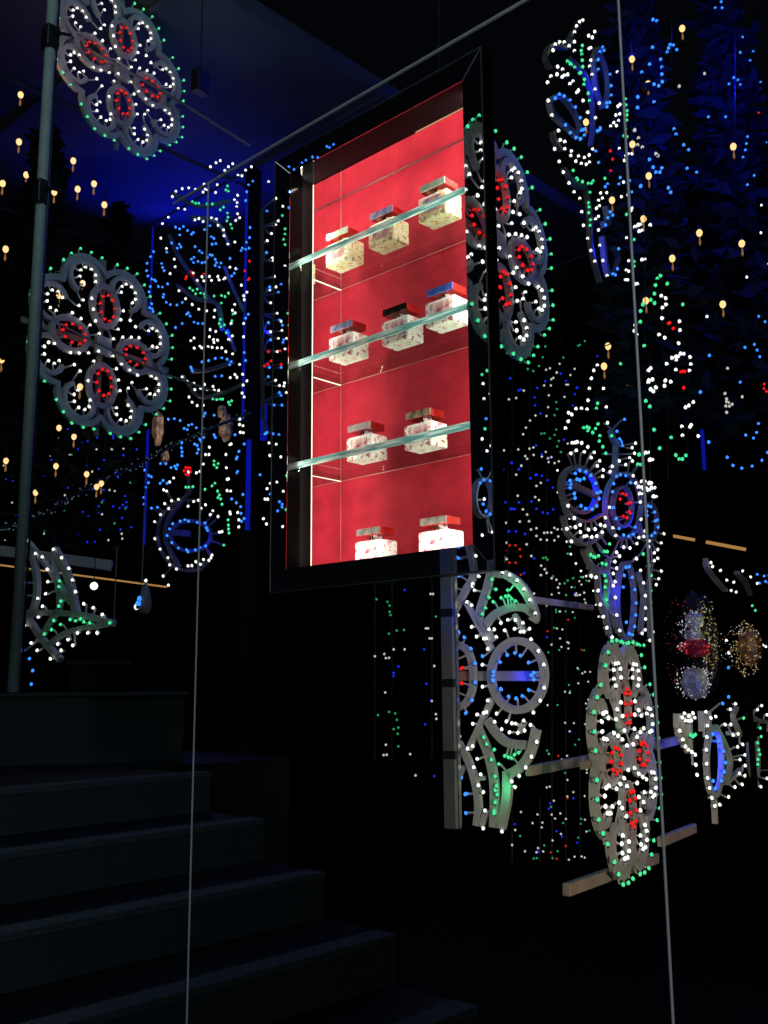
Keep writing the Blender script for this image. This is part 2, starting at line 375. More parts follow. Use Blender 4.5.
# glass shelves
M['bead'] = simple('pale_pink_bead', (.27, .08, .08), .4)
ml = MB(); ml.tube([(IX0+.0006, YB-.0006, IZ0), (IX0+.0006, YB-.0006, IZ1)], .0006, 5); cpart(ml, 'corner_bead', M['bead'])
ml = MB(); ml.tube([(IX0, YB-.0006, IZ1-.0006), (SX+.012, YB-.0006, IZ1-.0006)], .001, 5); cpart(ml, 'top_seam', M['paint_dark'])
def shelf(zt, label):
    o = thing('glass_shelf', label, 'shelf', (IX0, YF, zt-.014), 'glass shelves of the red showcase')
    bb = MB(); yb2 = YB-.001; xr = IX1-.001; xb = SX+.008
    z0, z1 = -.0, .014
    prism(bb, [(0.001, .0025), (xr-IX0, .0025), (xr-IX0, .02), (xb-IX0, yb2-YF), (0.001, yb2-YF)], z0, z1)
    bb.build('pane', M['shelf'], o)
    e = MB(); e.add([(.001, 0, z0), (xr-IX0, 0, z0), (xr-IX0, 0, z1), (.001, 0, z1), (.001, .0022, z0), (xr-IX0, .0022, z0), (xr-IX0, .0022, z1), (.001, .0022, z1)], [(0, 1, 2, 3), (0, 4, 5, 1), (3, 2, 6, 7), (1, 5, 6, 2), (0, 3, 7, 4)]); e.build('front_edge', M['edge'], o)
    e = MB(); e.box((.001, yb2-YF-.0012, -.0005), (xb-IX0, yb2-YF, .0008)); e.build('back_edge', M['bead'], o)
    e = MB(); e.box((.0008, .076, -.0006), (.0022, yb2-YF, .0004)); e.build('side_led_sheen', M['led'], o)  # LED light caught along the shelf side, put in as an emissive strip
    return o
shelf(2.539, 'topmost glass shelf in red showcase, carrying three gold-lit bottles')
shelf(2.304, 'middle glass shelf in red showcase, carrying three clear bottles')
shelf(2.075, 'lowest glass shelf in red showcase, carrying two bottles')
# ------------------------------------------------------------------ bottles
def make_bottle(g, j, front):
    root = thing('perfume_bottle', 'x', 'bottle')
    w, d, h = .076, .05, .052
    def cbox(x0, x1, y0, y1, z0, z1, name, m, bev):
        mb = MB(); mb.box((x0, y0, z0), (x1, y1, z1)); o = mb.build(name, m, root); bevel(o, bev, 2); return o
    cbox(-w/2, w/2, 0, d, 0, h, 'body', g, .0035)
    cbox(-w/2+.013, w/2-.013, -.0005, d-.008, .012, h-.006, 'perfume', j, .0015)
    n = MB(); n.lathe([(.010, h-.0005), (.010, h+.004), (.013, h+.006), (.013, h+.0115)], 16, (0, d/2, 0)); n.build('neck', g, root, True)
    cap = cbox(-.033, .033, .003, .046, h+.0115, h+.027, 'stopper', M['redcap'], .0015)
    fp = MB(); fp.box((-.033, -.0005, h+.0125), (.033, .0028, h+.026)); o = fp.build('stopper_face', front, cap)
    pl_ = MB(); pl_.box((-.0045, .0105, h+.002), (-.0025, .0125, h+.010)); pl_.box((.0025, .0105, h+.002), (.0045, .0125, h+.010)); pl_.box((-.0045, .0105, h+.0088), (.0045, .0125, h+.0105)); pl_.build('emblem', M['plate'], root)
    return root
def facem(name, c1, c2):
    m = simple(name, c1, .12, .6, noise=c2, nscale=55); return m
FM = dict(teal=facem('teal_foil', (.35, .75, .6), (.9, .9, .75)), violet=facem('violet_foil', (.12, .2, .65), (.8, .75, .95)), blue=facem('blue_foil', (.03, .12, .75), (.15, .3, .9)),
          black=facem('black_foil', (.01, .01, .01), (.04, .04, .04)), grey=facem('grey_foil', (.2, .2, .2), (.45, .45, .42)), gold=facem('gold_foil', (.05, .04, .03), (.7, .6, .4)), silver=facem('silver_foil', (.8, .75, .7), (.55, .5, .6)))
BOT = [(-1.511, 1.452, 2.5391, 0, 'teal', 'gold-lit square glass bottle, leftmost on the topmost shelf'),
       (-1.371, 1.449, 2.5391, 0, 'violet', 'gold-lit bottle with violet-fronted stopper, centre of the topmost shelf'),
       (-1.212, 1.434, 2.5391, 0, 'teal', 'gold-lit bottle with pale green stopper front, rightmost on the topmost shelf'),
       (-1.478, 1.432, 2.3041, 1, 'violet', 'clear square bottle, leftmost on the middle shelf'),
       (-1.328, 1.443, 2.3041, 1, 'black', 'clear bottle with black-fronted stopper, centre of the middle shelf'),
       (-1.192, 1.428, 2.3041, 1, 'blue', 'clear bottle with bright blue stopper front, rightmost on the middle shelf'),
       (-1.446, 1.455, 2.0751, 1, 'silver', 'clear bottle with pale silver stopper front, left on the lowest glass shelf'),
       (-1.288, 1.467, 2.0751, 1, 'gold', 'clear bottle with dark gold stopper front, right on the lowest glass shelf'),
       (-1.415, 1.450, IZ0-.0018, 1, 'grey', 'grey-stoppered bottle half hidden by the bottom rim, left one'),
       (-1.233, 1.445, IZ0-.0018, 1, 'grey', 'grey-stoppered bottle half hidden by the bottom rim, right one')]
for x, y, z, g, fc, lab in BOT:
    o = make_bottle(M['bglass2'] if g else M['bglass'], M['juice2'] if g else M['juice'], FM[fc])
    o.location = (x, y, z); o['label'] = lab; o['group'] = 'square perfume bottles in the red showcase'
# case lights
WARM = (1, .86, .7)
area('case_left_led', (IX0+.006, YF+.03, (IZ0+IZ1)/2), .9, .012, 3.4, WARM, (1, .35, 0)).rotation_euler = Vector((1, .8, 0)).to_track_quat('-Z', 'X').to_euler()
area('case_right_fill', (IX1-.012, YF+.035, (IZ0+IZ1)/2), .9, .012, 5.2, WARM, (-1, .6, 0)).rotation_euler = Vector((-.7, 1, 0)).to_track_quat('-Z', 'X').to_euler()  # unseen strip added to light the wall and bottle fronts
area('case_top_led', ((IX0+IX1)/2, YF+.045, IZ1-.01), .45, .012, 1.7, WARM, (0, .5, -1))
area('case_bottom_fill', ((IX0+IX1)/2, YF+.025, IZ0+.012), .45, .012, .7, WARM, (0, .8, 1))  # unseen strip added to even out the light low in the case
# ------------------------------------------------------------------ glass screen
PY = 1.418; PT = 2.889; J1, J2 = -1.958, -.762
def pane(name, x0, x1, z0, z1, hole=None):
    mb = MB()
    if hole: quadring(mb, (x0, x1, z0, z1), hole, PY, PY+.008)
    else: mb.box((x0, PY, z0), (x1, PY+.008, z1))
    return struct(mb.build(name, M['pane']))
pane('window_1', -6.0, J1-.002, 1.28, PT) if False else None
e = .004
pane('window_1', -7.5, J1-.002, .55, PT)
pane('window_2', J1+.002, J2-.002, .4, PT, (CX0-e, CX1+e, CZ0-e, CZ1+e))
pane('window_3', J2+.002, .6, .05, PT)
def trim(name, a, c, r, m):
    mb = MB(); mb.tube([a, c], r, 6); return struct(mb.build(name, m))
M['tr'] = simple('glass_edge_trim', (.85, .9, .95), .35, 0)
trim('trim_1', (-2.12, PY+.004, PT+.002), (.6, PY+.004, PT+.006), .0036, M['tr'])
trim('trim_2', (J1, PY, .4), (J1, PY, PT), .0022, M['tr'])
trim('trim_3', (J2, PY, .2), (J2, PY, PT), .0024, M['tr'])
mb = MB(); p0 = atY(440, 0, 1.5); p1 = atY(440, 72, 1.5); mb.tube([p1, p1+Vector((0, 0, 1.2))], .0025, 5)
tag(mb.build('hanging_wire', M['paint_dark']), 'thin dark wire dropping to the top of the mirrored showcase', 'wire')
# ================================================================== LUMINARIE
def ornament(label, pl, bulbs, curves, rpx=1.9, group=None, wpx=7.5, name='light_ornament', m='rib', flat=False, off=.03, pegs=True, extra=None):
    xs = [x for L in bulbs.values() for x, y in L]; ys = [y for L in bulbs.values() for x, y in L]
    base = pl.P((min(xs)+max(xs))/2, max(ys))
    root = thing(name, label, 'light ornament', base, group)
    if curves: ribs(root, pl, curves, wpx, m=m, bulbs=bulbs if pegs else None)
    if extra: ribs(root, pl, extra, wpx, m='ribk', name='unlit_frame')  # ribs the bulbs leave unlit get a darker colour in place of shade
    fill(root, pl, bulbs, rpx, off, flat); return root
def merge(*ds):
    o = {}
    for d in ds:
        for k, v in d.items(): o.setdefault(k, []).extend(v)
    return o
# --- flower medallion, modelled once in its own plane -------------------------
def make_flower(label, base, u, R=.6, glow=False):
    """round medallion: four inner petals with red bulbs, eight outer lobes with white ones, green rim"""
    root = thing('flower_medallion', label, 'light ornament', base)
    u = Vector(u).normalized(); n = u.cross(Vector((0, 0, 1))).normalized()
    if n.dot(EYE-Vector(base)) < 0: n = -n
    P = lambda x, z, o=0: u*x*R+Vector((0, 0, z*R))+n*o
    b = MB(); w = .062*R
    for k in range(4):
        a = pi/2*k+pi/2; c = (.42*cos(a), .42*sin(a)); L = []
        for i in range(20):
            t = 2*pi*i/20; rr = .21*(1+.12*cos(t)); x, y = rr*cos(t)*1.08, rr*.82*sin(t)
            L.append(P(c[0]+x*cos(a)-y*sin(a), c[1]+x*sin(a)+y*cos(a)))
        b.ribbon(L, w, n, .03, True)
        for i in range(9):
            t = 2*pi*i/9; x, y = .145*cos(t), .10*sin(t)
            bulb('red', P(c[0]+x*cos(a)-y*sin(a), c[1]+x*sin(a)+y*cos(a), .03), root, Vector((0, 0, 0)), .0095*R/.6)
    L = []; nn = 96
    for i in range(nn):
        t = 2*pi*i/nn; r = .80+.17*abs(cos(4*(t-pi/8)))**.8
        L.append(P(r*cos(t), r*sin(t)))
    b.ribbon(L, w*1.05, n, .03, True)
    for k in range(8):
        a = pi/4*k+pi/8; c = .74; L = []
        for i in range(13):          # lobe: horseshoe open towards the centre
            t = -2.35+4.7*i/12; x, y = c+.18*cos(t), .2*sin(t)
            L.append(P(x*cos(a)-y*sin(a), x*sin(a)+y*cos(a)))
        b.ribbon(L, w*.8, n, .03)
        for i in range(7):
            t = -2.2+4.4*i/6; x, y = c+.1*cos(t), .11*sin(t)
            bulb('white', P(x*cos(a)-y*sin(a), x*sin(a)+y*cos(a), .03), root, Vector((0, 0, 0)), .0095*R/.6)
        for i in range(5):           # green bulbs around the rim
            t = a+(-.28+.14*i); r = 1.04-.035*abs(i-2)
            bulb('green', P(r*cos(t), r*sin(t), .03), root, Vector((0, 0, 0)), .0092*R/.6)
    for k in range(4):
        a = pi/2*k+pi/4
        for (x, y) in ((.14, 0), (.27, .05), (.27, -.05), (.38, .11), (.38, -.11), (.48, .17), (.48, -.17), (.5, 0.04), (.52, -.05)):
            if R_.random() < .97: bulb('white', P(x*cos(a)-y*sin(a), x*sin(a)+y*cos(a), .03), root, Vector((0, 0, 0)), .0095*R/.6)
    b.ribbon([P(-.1, 0), P(.1, 0)], .2*R, n, .025)
    rib = [Vector(v) for v in b.v[::4]]
    for ch in root.children:
        q = min(rib, key=lambda c: (c-ch.location).length)
        if (q-ch.location).length < .16*R: b.tube([ch.location-n*.018, q-n*.012], .0055*R/.6, 5)
    b.build('frame', M['rib'], root)
    br = MB(); br.ribbon([P(-1, 0, -.03), P(1, 0, -.03)], .06*R, n, .02); br.ribbon([P(0, -1, -.03), P(0, 1, -.03)], .05*R, n, .02); br.build('brace', M['beam'], root)
    return root
fl0 = make_flower('round flower medallion with red-bulb petals beside the left pole, mid height', at_range(103, 346, 6.4), G)
def put_flower(x, y, d, label, sc=1.0):
    c = copy_tree(fl0); c.location = at_range(x, y, d); c.scale = (sc, sc, sc); c['label'] = label; return c
fls = [fl0, put_flower(122, 72, 6.7, 'round flower medallion under the blue canopy, top left corner'),
       put_flower(625, 757, 5.2, 'flower medallion standing on the pale beam beside the right glass joint', .98),
       put_flower(499, 243, 4.75, 'flower medallion half hidden by the right edge of the showcase')]
fls[2].rotation_euler.z = radians(4.5)
for f in fls: f['group'] = 'flower medallions'
# --- centre arch ornament ------------------------------------------------------
pc = Plane(515, 690, 5.0, H)
Fz = lambda L: pts(435, 540, 5.908, L); Gz = lambda L: pts(435, 680, 5.908, L)
cen = merge({'white': Fz([(258,98),(275,218),(240,262),(250,300),(238,275),(205,370),(233,388),(152,447),(233,515),(262,573),(296,738),(335,530),(366,530),(405,493),(446,475),(427,536),(378,575),(485,527),(490,475),(535,493),(540,545),(520,545),(573,527),(583,588),(626,656),(658,738),(414,195),(457,210),(500,242),(540,294),(575,357),(608,436),(320,585),(305,585),(328,645)]),
  'blue': Fz([(155,45),(148,108),(155,113),(110,170),(125,283),(158,215),(140,540),(155,545),(190,577),(228,643),(297,687),(253,730),(443,682),(487,670),(520,685),(400,723),(568,725),(360,780),(358,800),(358,825),(600,785),(598,825),(585,800),(405,880)]),
  'green': Fz([(375,295),(353,237),(335,342),(360,368),(315,405),(296,440),(407,345),(433,335),(452,333),(470,352),(493,364),(445,300)]),
  'red': Fz([(145,703),(180,755),(170,762),(172,845)])},
 {'white': Gz([(297,40),(328,122),(305,195),(320,190),(265,204),(240,258),(380,198),(368,247),(438,244),(410,290),(456,308),(470,255),(492,258),(540,240),(505,312),(545,298),(580,265),(597,193),(637,122),(660,47),(240,390),(210,405),(266,465),(246,514),(286,555),(273,620),(302,660),(312,768),(302,873),(412,892),(470,597),(489,630),(513,566),(552,515),(586,452),(617,365),(160,330)]),
  'blue': Gz([(405,58),(450,98),(494,108),(532,95),(570,60),(360,5),(235,120),(198,195),(153,240),(130,498),(172,575),(195,672),(205,670),(200,783),(255,15)]),
  'green': Gz([(305,337),(322,378),(366,410),(350,470),(393,495),(372,567),(380,623),(373,648),(384,675),(372,720),(366,770),(366,785),(428,447),(450,455),(470,460),(485,440),(510,427)]),
  'red': Gz([(175,20),(137,70)])})
ccur = [(Fz([(335,120),(350,190),(420,205),(500,260),(560,350),(590,450),(580,480)]), False, 8.5), (Fz([(295,510),(350,445),(430,405),(520,400),(590,440)]), False, 7.5),
  (Fz([(345,130),(310,280),(262,450),(300,530),(340,600)]), False, 7.5), (Fz([(190,-10),(230,190),(180,300),(115,420)]), False, 6.5), (ell(518, 675.5, 26.5, 34.5, 20), True, 7.5),
  (Fz([(122,610),(190,650),(222,740),(225,860),(190,955),(125,1000)]), False, 6.5), (Fz([(185,365),(340,650)]), False, 5), (Gz([(340,110),(200,410)]), False, 5),
  (Gz([(310,235),(360,310),(430,370),(540,385)]), False, 8), (Gz([(600,290),(565,430),(500,520),(430,560)]), False, 8.5), (Gz([(255,290),(310,420),(345,560),(355,690),(350,870)]), False, 8.5),
  (Gz([(430,540),(425,700),(390,875)]), False, 9), (Gz([(138,370),(195,470),(238,600),(258,740),(248,860)]), False, 7), (Gz([(530,245),(500,310)]), False, 4), (Fz([(470,440),(530,540)]), False, 4), (Gz([(310,770),(275,860)]), False, 5), (Gz([(250,580),(295,580)]), False, 4), (Gz([(175,510),(140,570)]), False, 4)]
arch = ornament('arched rib ornament with blue ring below the showcase, beside grey post', pc, cen, ccur, 1.6, name='arch_ornament')
base = Vector(arch.location)
bb = MB(); bb.ribbon([pc.P(453, 676, -.02)-base, pc.P(542, 676, -.02)-base], 9.5*5/F, pc.n, .03); bb.build('cross_bar', M['beam'], arch)
arch_m = mirrored(arch, 'arched rib ornament on the street side, seen mirrored in the bottom rim')
# posts
def post(label, x0, y0, y1, d, wpx, name='post', m='post', dep=None):
    a = at_range(x0, y0, d); zb = at_range(x0, y1, d).z; w = wpx*d/F
    root = thing(name, label, name.replace('_', ' '), (a.x, a.y, zb))
    mb = MB(); u = H*w/2; v = G*w/2*.8
    mb.obox(Vector((0, 0, (a.z-zb)/2)), u, v, Vector((0, 0, (a.z-zb)/2))); mb.build('shaft', M[m], root)
    mb = MB(); mb.obox(H*(w/2+w*.12)+Vector((0, 0, (a.z-zb)/2)), H*w*.1, v*.5, Vector((0, 0, (a.z-zb)/2))); mb.build('flange', M['steel'], root)
    for k in range(1, 4):
        q_ = MB(); q_.obox(Vector((0, 0, (a.z-zb)*k/4)), u*1.15, v*1.15, Vector((0, 0, .02))); q_.build('clamp', M['paint_dark'], root)
    return root
gp = post('grey steel post carrying the arched ornament below the showcase', 447.5, 545, 828, 5.06, 12.5)
gpm = mirrored(gp, 'grey steel post on the street side, seen mirrored in the bottom rim')
# --- tall right column ------------------------------------------------------------
pr = Plane(600, 400, 5.3, G)
Nz = lambda L: pts(535, 0, 6.83, L); Oz = lambda L: pts(535, 130, 5.908, L); Tz = lambda L: pts(490, 340, 5.908, L); Hz = lambda L: pts(560, 430, 6.98, L); Iz = lambda L: pts(580, 550, 6.82, L)
up = {'white': Nz([(292,152),(270,163),(250,192),(236,233),(235,300),(235,360),(198,328),(165,302),(134,302),(103,318),(88,358),(120,470),(153,487),(115,522),(73,535),(150,540),(165,530),(188,523),(225,568),(203,586),(50,577),(262,630),(252,645),(55,702),(295,700),(78,800),(325,780),(380,817),(377,622),(405,717),(356,522),(347,425),(340,465),(348,340),(333,258),(358,270),(376,230),(335,345),(125,905),(137,970),(168,980),(530,503),(562,475),(550,725),(535,738),(546,790),(520,798),(538,835),(505,850),(484,873),(525,870)]),
 'green': Nz([(289,325),(283,360),(286,385),(290,425),(292,470),(187,433),(205,448),(212,455),(237,473),(268,515),(278,510),(305,556),(300,590),(330,650),(338,700),(587,688),(590,728),(598,768),(597,797),(596,832),(586,890),(575,940),(597,945)]),
 'blue': Nz([(430,335),(410,367),(438,357),(398,420),(400,487),(480,521),(488,598),(488,662),(478,712),(457,715),(460,742),(103,685),(131,658),(165,670),(205,698),(240,745),(275,818),(172,867),(207,920),(247,955),(278,960),(290,900),(305,895),(302,937),(283,905),(413,887),(397,910)])}
mid = {'white': Oz([(85,123),(111,197),(137,260),(170,324),(200,376),(234,414),(245,493),(256,573),(280,650),(300,721),(323,784),(371,780),(396,868),(145,122),(185,135),(180,162),(227,165),(210,195),(243,208),(262,173),(290,158),(292,200),(273,213),(310,123),(358,382),(394,380),(369,412),(345,425),(333,472),(350,457),(345,520),(328,535),(345,600),(352,690),(495,317),(470,118),(508,160),(525,150),(545,150),(500,190),(483,403),(521,392),(545,470),(540,485),(512,645),(525,780),(510,835),(525,842),(505,893),(520,893),(578,915),(605,600),(598,565),(582,573),(623,770)]),
 'green': Oz([(195,250),(215,295),(222,305),(250,316),(285,325),(305,325),(313,310),(294,378),(287,440),(290,465),(287,498),(298,540),(295,573),(385,295),(512,507),(558,655),(557,785),(557,813),(508,5),(512,48),(497,48)]),
 'blue': Oz([(178,28),(212,55),(238,65),(262,42),(330,135),(347,202),(400,328),(385,345),(475,290),(467,328),(532,308),(545,375),(415,493),(430,512),(400,528),(388,570),(466,710),(458,828),(445,865),(432,858),(340,15),(355,8)]),
 'red': Oz([(416,133),(430,182),(420,250)])}
low = {'white': Tz([(603,155),(582,187),(567,233),(555,293),(548,363),(541,415),(508,410),(475,412),(432,437),(450,447),(428,487),(413,527),(655,402),(663,495),(640,293)])+Hz([(45,97),(68,95),(82,90),(113,97),(155,125),(130,160),(75,150),(35,170),(200,163),(180,198),(238,222),(222,257),(265,285),(260,330),(15,535),(60,620),(100,668),(68,683),(103,717),(130,748),(147,745),(182,752),(218,745),(160,700),(207,697),(245,667),(275,675),(280,617),(257,718),(308,545),(312,297),(328,260),(378,222),(422,248),(475,325),(493,375),(525,508),(530,628),(557,710),(550,748),(515,755),(500,797),(588,780),(583,820),(332,688),(352,742),(408,822),(452,828),(358,860),(378,885),(495,900),(623,862),(648,838),(672,793),(638,470),(605,375),(628,408),(603,423),(568,410),(560,363),(535,403),(545,450),(587,162),(613,212),(485,168),(470,222),(450,200),(492,98),(468,130),(40,783),(8,695),(692,728)]),
 'green': Tz([(597,410),(604,380),(520,525),(540,520),(553,525),(545,540),(606,502),(592,530),(575,553),(617,572),(613,603),(635,636),(653,675),(688,572),(742,147)])+Hz([(192,25),(240,47),(535,178),(548,178),(540,240),(527,248),(175,875),(195,890),(230,885),(205,893),(270,853),(292,853),(308,800),(545,870)]),
 'blue': Tz([(735,590),(745,610),(752,630),(740,600),(720,545),(765,475)])+Hz([(100,288),(141,297),(67,310),(177,323),(212,378),(30,360),(35,385),(32,410),(60,450),(65,480),(245,437),(220,445),(235,485),(218,535),(185,558),(141,555),(107,535),(80,350),(100,355),(130,345),(385,318),(358,330),(424,323),(338,380),(330,437),(335,547),(355,623),(375,692),(408,738),(443,745),(473,733),(488,683),(457,372),(570,572),(573,602),(600,540),(582,535),(625,578),(630,640),(645,633),(650,683),(628,723),(605,742)]),
 'red': Hz([(400,450),(423,457),(383,488),(457,512),(437,518),(445,575),(452,585),(405,607),(430,617)])}
leaf = {'white': Iz([(213,20),(230,45),(201,83),(213,128),(190,165),(203,220),(190,247),(205,327),(214,447),(235,552),(350,65),(378,143),(398,228),(410,315),(412,398),(412,472),(408,547),(388,570),(473,22),(497,60),(472,77),(521,147),(503,200),(485,240),(463,560),(441,618),(70,190),(37,180),(85,280),(100,375),(120,458),(145,533),(181,598)]),
 'green': Iz([(35,40),(60,58),(88,45),(130,15),(147,15),(140,102),(113,95),(131,178),(140,215),(134,257),(144,343),(397,30),(436,113),(451,178),(449,282),(449,357),(450,405),(210,635),(240,628),(265,642),(280,640),(370,652),(400,652)]),
 'blue': Iz([(278,122),(300,117),(266,177),(320,190),(338,273),(347,365),(344,447),(336,524),(279,495),(300,573),(321,582),(258,257)])}
M['ribd'] = simple('thin_dark_rib', (.2, .2, .22), .6, noise=(.26, .26, .28), nscale=8)
c_up = [(Nz([(95,680),(115,770),(170,830),(230,880),(285,930)]), False, 5), (Nz([(100,680),(165,655),(240,730),(290,820),(310,900)]), False, 3.5), (Nz([(425,335),(400,400),(405,520),(425,640),(460,735)]), False, 5), (Nz([(430,335),(480,470),(495,600),(480,730)]), False, 2.5), (Nz([(300,160),(235,260),(225,330),(110,310),(70,400),(100,470)]), False, 3),(Nz([(230,400),(330,500),(370,600),(395,800),(380,1000)]), False, 3)]
c_mid = [(Oz([(395,630),(405,700),(412,780),(430,860)]), False, 6), (Oz([(100,10),(115,70),(150,120)]), False, 3.5), (Oz([(415,450),(430,540),(400,560)]), False, 7), (Oz([(460,700),(490,760),(460,860)]), False, 3), (Oz([(300,350),(320,500),(330,700),(380,900)]), False, 4), (Oz([(170,230),(230,320),(290,340)]), False, 3.5)]
c_low = [(ell(578.6, 490, 17.5, 23, 18, rot=-.25), True, 4.5), (Hz([(10,370),(130,405),(250,460)]), False, 6), (ell(622, 507, 9.5, 20, 16), True, 3.5), (ell(648, 522, 9, 19, 14), True, 3.5), (ell(623, 506, 18, 33, 16), True, 3), (Hz([(20,500),(60,590),(180,640),(290,590)]), False, 3), (Hz([(20,600),(60,730),(170,800),(290,730)]), False, 4), (Hz([(350,0),(370,60),(400,110)]), False, 6), (Hz([(390,100),(385,300),(390,330)]), False, 6)]
c_leaf = [(ell(625.5, 601, 8.5, 38, 16), True, 5.5), (Iz([(60,110),(100,140),(120,200),(130,330),(170,450),(200,580)]), False, 6), (Iz([(190,180),(225,300),(225,450),(260,560)]), False, 4.5), (Iz([(395,150),(430,300),(425,420),(410,560)]), False, 4.5), (Iz([(480,100),(470,300),(480,600)]), False, 4), (Iz([(190,60),(180,380),(215,450)]), False, 3), (Iz([(20,0),(80,110),(180,160)]), False, 5)]
c_low, c_leaf = [[(p, c, w*.75) for p, c, w in L] for L in (c_low, c_leaf)]
cu = ornament('crown of white and green bulbs with two blue loops, top of right column', pr, up, c_up[:4], 1.6, m='ribd', name='crown_ornament', pegs=False, extra=c_up[4:])
cm = ornament('blue and white scroll section of the right column, between crown and ring', pr, mid, [c_mid[0], c_mid[2]], 1.5, m='ribd', name='scroll_ornament', pegs=False, extra=[c_mid[1]]+c_mid[3:])
cl = ornament('blue ring and red rosette section in the middle of the right column', pr, low, c_low, 1.5, m='ribd', name='ring_ornament')
cf = ornament('slim blue leaf ornament standing over the lower right flower medallion', pr, leaf, c_leaf, 1.5, name='leaf_ornament', m='ribd')
# --- left blue column --------------------------------------------------------------
pl_ = Plane(215, 400, 7.4, (H+G*.3))
Dz = lambda L: pts(130, 130, 3.795, L); Ez = lambda L: pts(130, 380, 3.84, L)
Dw = [(333,132),(349,124),(312,147),(396,136),(380,147),(366,161),(347,185),(338,215),(416,179),(431,181),(445,160),(467,147),(288,213),(292,232),(181,240),(205,230),(229,227),(255,232),(168,260),(284,243),(300,236),(331,244),(415,255),(403,272),(413,283),(411,298),(414,325),(422,340),(407,350),(190,304),(215,308),(153,338),(130,362),(124,417),(146,456),(253,348),(268,343),(284,354),(316,340),(334,345),(341,369),(361,386),(363,408),(378,440),(404,432),(175,497),(178,525),(159,551),(193,616),(218,646),(243,668),(268,686),(297,692),(247,550),(262,577),(280,563),(287,579),(308,562),(316,577),(340,562),(345,575),(362,573),(367,568),(408,533),(385,527),(429,595),(450,622),(438,635),(440,650),(404,668),(395,690),(405,700)]
Dw2 = [(328,690),(325,716),(390,740),(437,740),(311,763),(332,770),(308,790),(323,801),(339,803),(250,795),(238,805),(251,833),(272,826),(279,832),(303,827),(319,830),(325,812),(355,832),(338,832),(370,846),(383,801),(395,787),(380,800),(396,855),(437,790),(422,895),(405,933),(412,943),(387,945),(434,932),(450,957),(436,973),(205,942),(224,960),(250,967),(253,990),(275,985),(290,970),(300,990),(322,978),(327,992),(343,993)]
Dg = [(377,220),(370,235),(380,240),(243,279),(256,285),(267,285),(299,288),(319,288),(349,310),(361,300),(376,322),(378,338),(374,352),(388,365),(393,380),(234,606),(245,615),(262,610),(256,628),(275,625),(288,628),(292,640),(326,636),(354,634),(367,638),(380,625),(353,663)]
Dg2 = [(398,705),(393,730),(350,725),(345,740),(352,752),(365,745),(372,775)]
Db = [(472,202),(456,216),(449,242),(445,275),(210,373),(195,382),(225,388),(240,402),(247,396),(290,385),(196,405),(180,375),(310,370),(194,440),(165,435),(187,455),(200,450),(254,449),(315,412),(325,418),(333,438),(318,440),(270,465),(280,473),(240,497),(248,510),(250,490),(265,505),(280,510),(292,508),(300,490),(310,480),(318,482),(330,497),(335,510),(330,520),(352,511),(346,527),(386,494),(392,560),(402,550),(411,534),(97,468),(85,487),(72,512),(70,540),(75,560),(90,572),(100,575),(105,580),(84,600),(80,620),(127,513),(131,528),(137,540),(147,470),(115,600),(130,602),(150,590),(135,630),(133,640),(145,660),(160,668),(433,455),(445,460),(458,455),(448,433),(460,415),(462,377),(428,465)]
Db2 = [(82,680),(92,685),(95,695),(90,665),(185,670),(205,660),(228,700),(235,712),(222,705),(250,735),(265,740),(283,740),(205,740),(180,755),(445,720),(455,705),(440,850),(445,880),(330,940),(355,938),(240,910),(243,920),(238,905),(280,885),(305,880),(330,872),(355,870),(375,875),(390,885),(385,895)]
crs = ornament('large blue, white and green crest ornament at left, under the canopy', pl_, {'white': Dz(Dw), 'green': Dz(Dg), 'blue': Dz(Db), 'red': Dz([(240,545),(247,555),(222,562),(218,570),(287,553),(460,504),(442,541),(458,570),(455,575)])},
   [(Dz([(150,400),(180,470),(240,560),(300,640)]), False, 3.5), (Dz([(160,240),(260,290),(380,270)]), False, 3), (Dz([(360,520),(400,620),(435,690)]), False, 3), (Dz([(230,330),(330,350),(380,440)]), False, 3), (Dz([(180,590),(250,640),(330,660),(350,760)]), False, 4)], 1.25, m='ribk', pegs=False, name='crest_ornament')
swl = ornament('white swag section with blue bar under the large left crest', pl_, {'white': Dz(Dw2), 'green': Dz(Dg2), 'blue': Dz(Db2)},
   [(Dz([(235,915),(300,910),(395,880)]), False, 3.5), (Dz([(370,760),(400,840)]), False, 3), (Dz([(200,930),(260,1010),(350,1000),(440,960)]), False, 3)], 1.25, m='ribk', pegs=False, name='swag_ornament')
Ew = [(102,547),(103,612),(123,652),(153,685),(160,712),(186,728),(230,716),(245,715),(260,700),(278,710),(290,692),(310,695),(318,685),(322,675),(135,755),(155,790),(125,520),(141,478),(156,497),(148,430),(137,425),(167,467),(193,462),(230,488),(252,470),(270,465),(297,482),(280,495),(315,520),(325,505),(345,527),(350,587),(360,585),(390,510),(392,517),(420,512),(424,567),(425,540),(288,327),(275,355),(262,360),(232,357),(297,290),(312,262),(310,290),(175,380),(160,395),(377,341),(380,385),(385,383),(380,428),(393,430),(375,290),(390,253),(395,250),(430,205),(442,207),(427,175),(428,155),(440,180),(234,70),(246,90),(265,103),(288,102),(437,55),(445,70)]
Eg = [(325,78),(340,80),(352,78),(362,78),(385,90),(390,100),(397,85),(330,330),(345,325),(340,340),(222,415),(233,415),(248,413),(295,423),(322,410),(333,400),(343,430),(350,445),(345,455),(355,460),(360,480),(383,540),(385,560),(385,575),(387,590),(367,637),(330,315)]
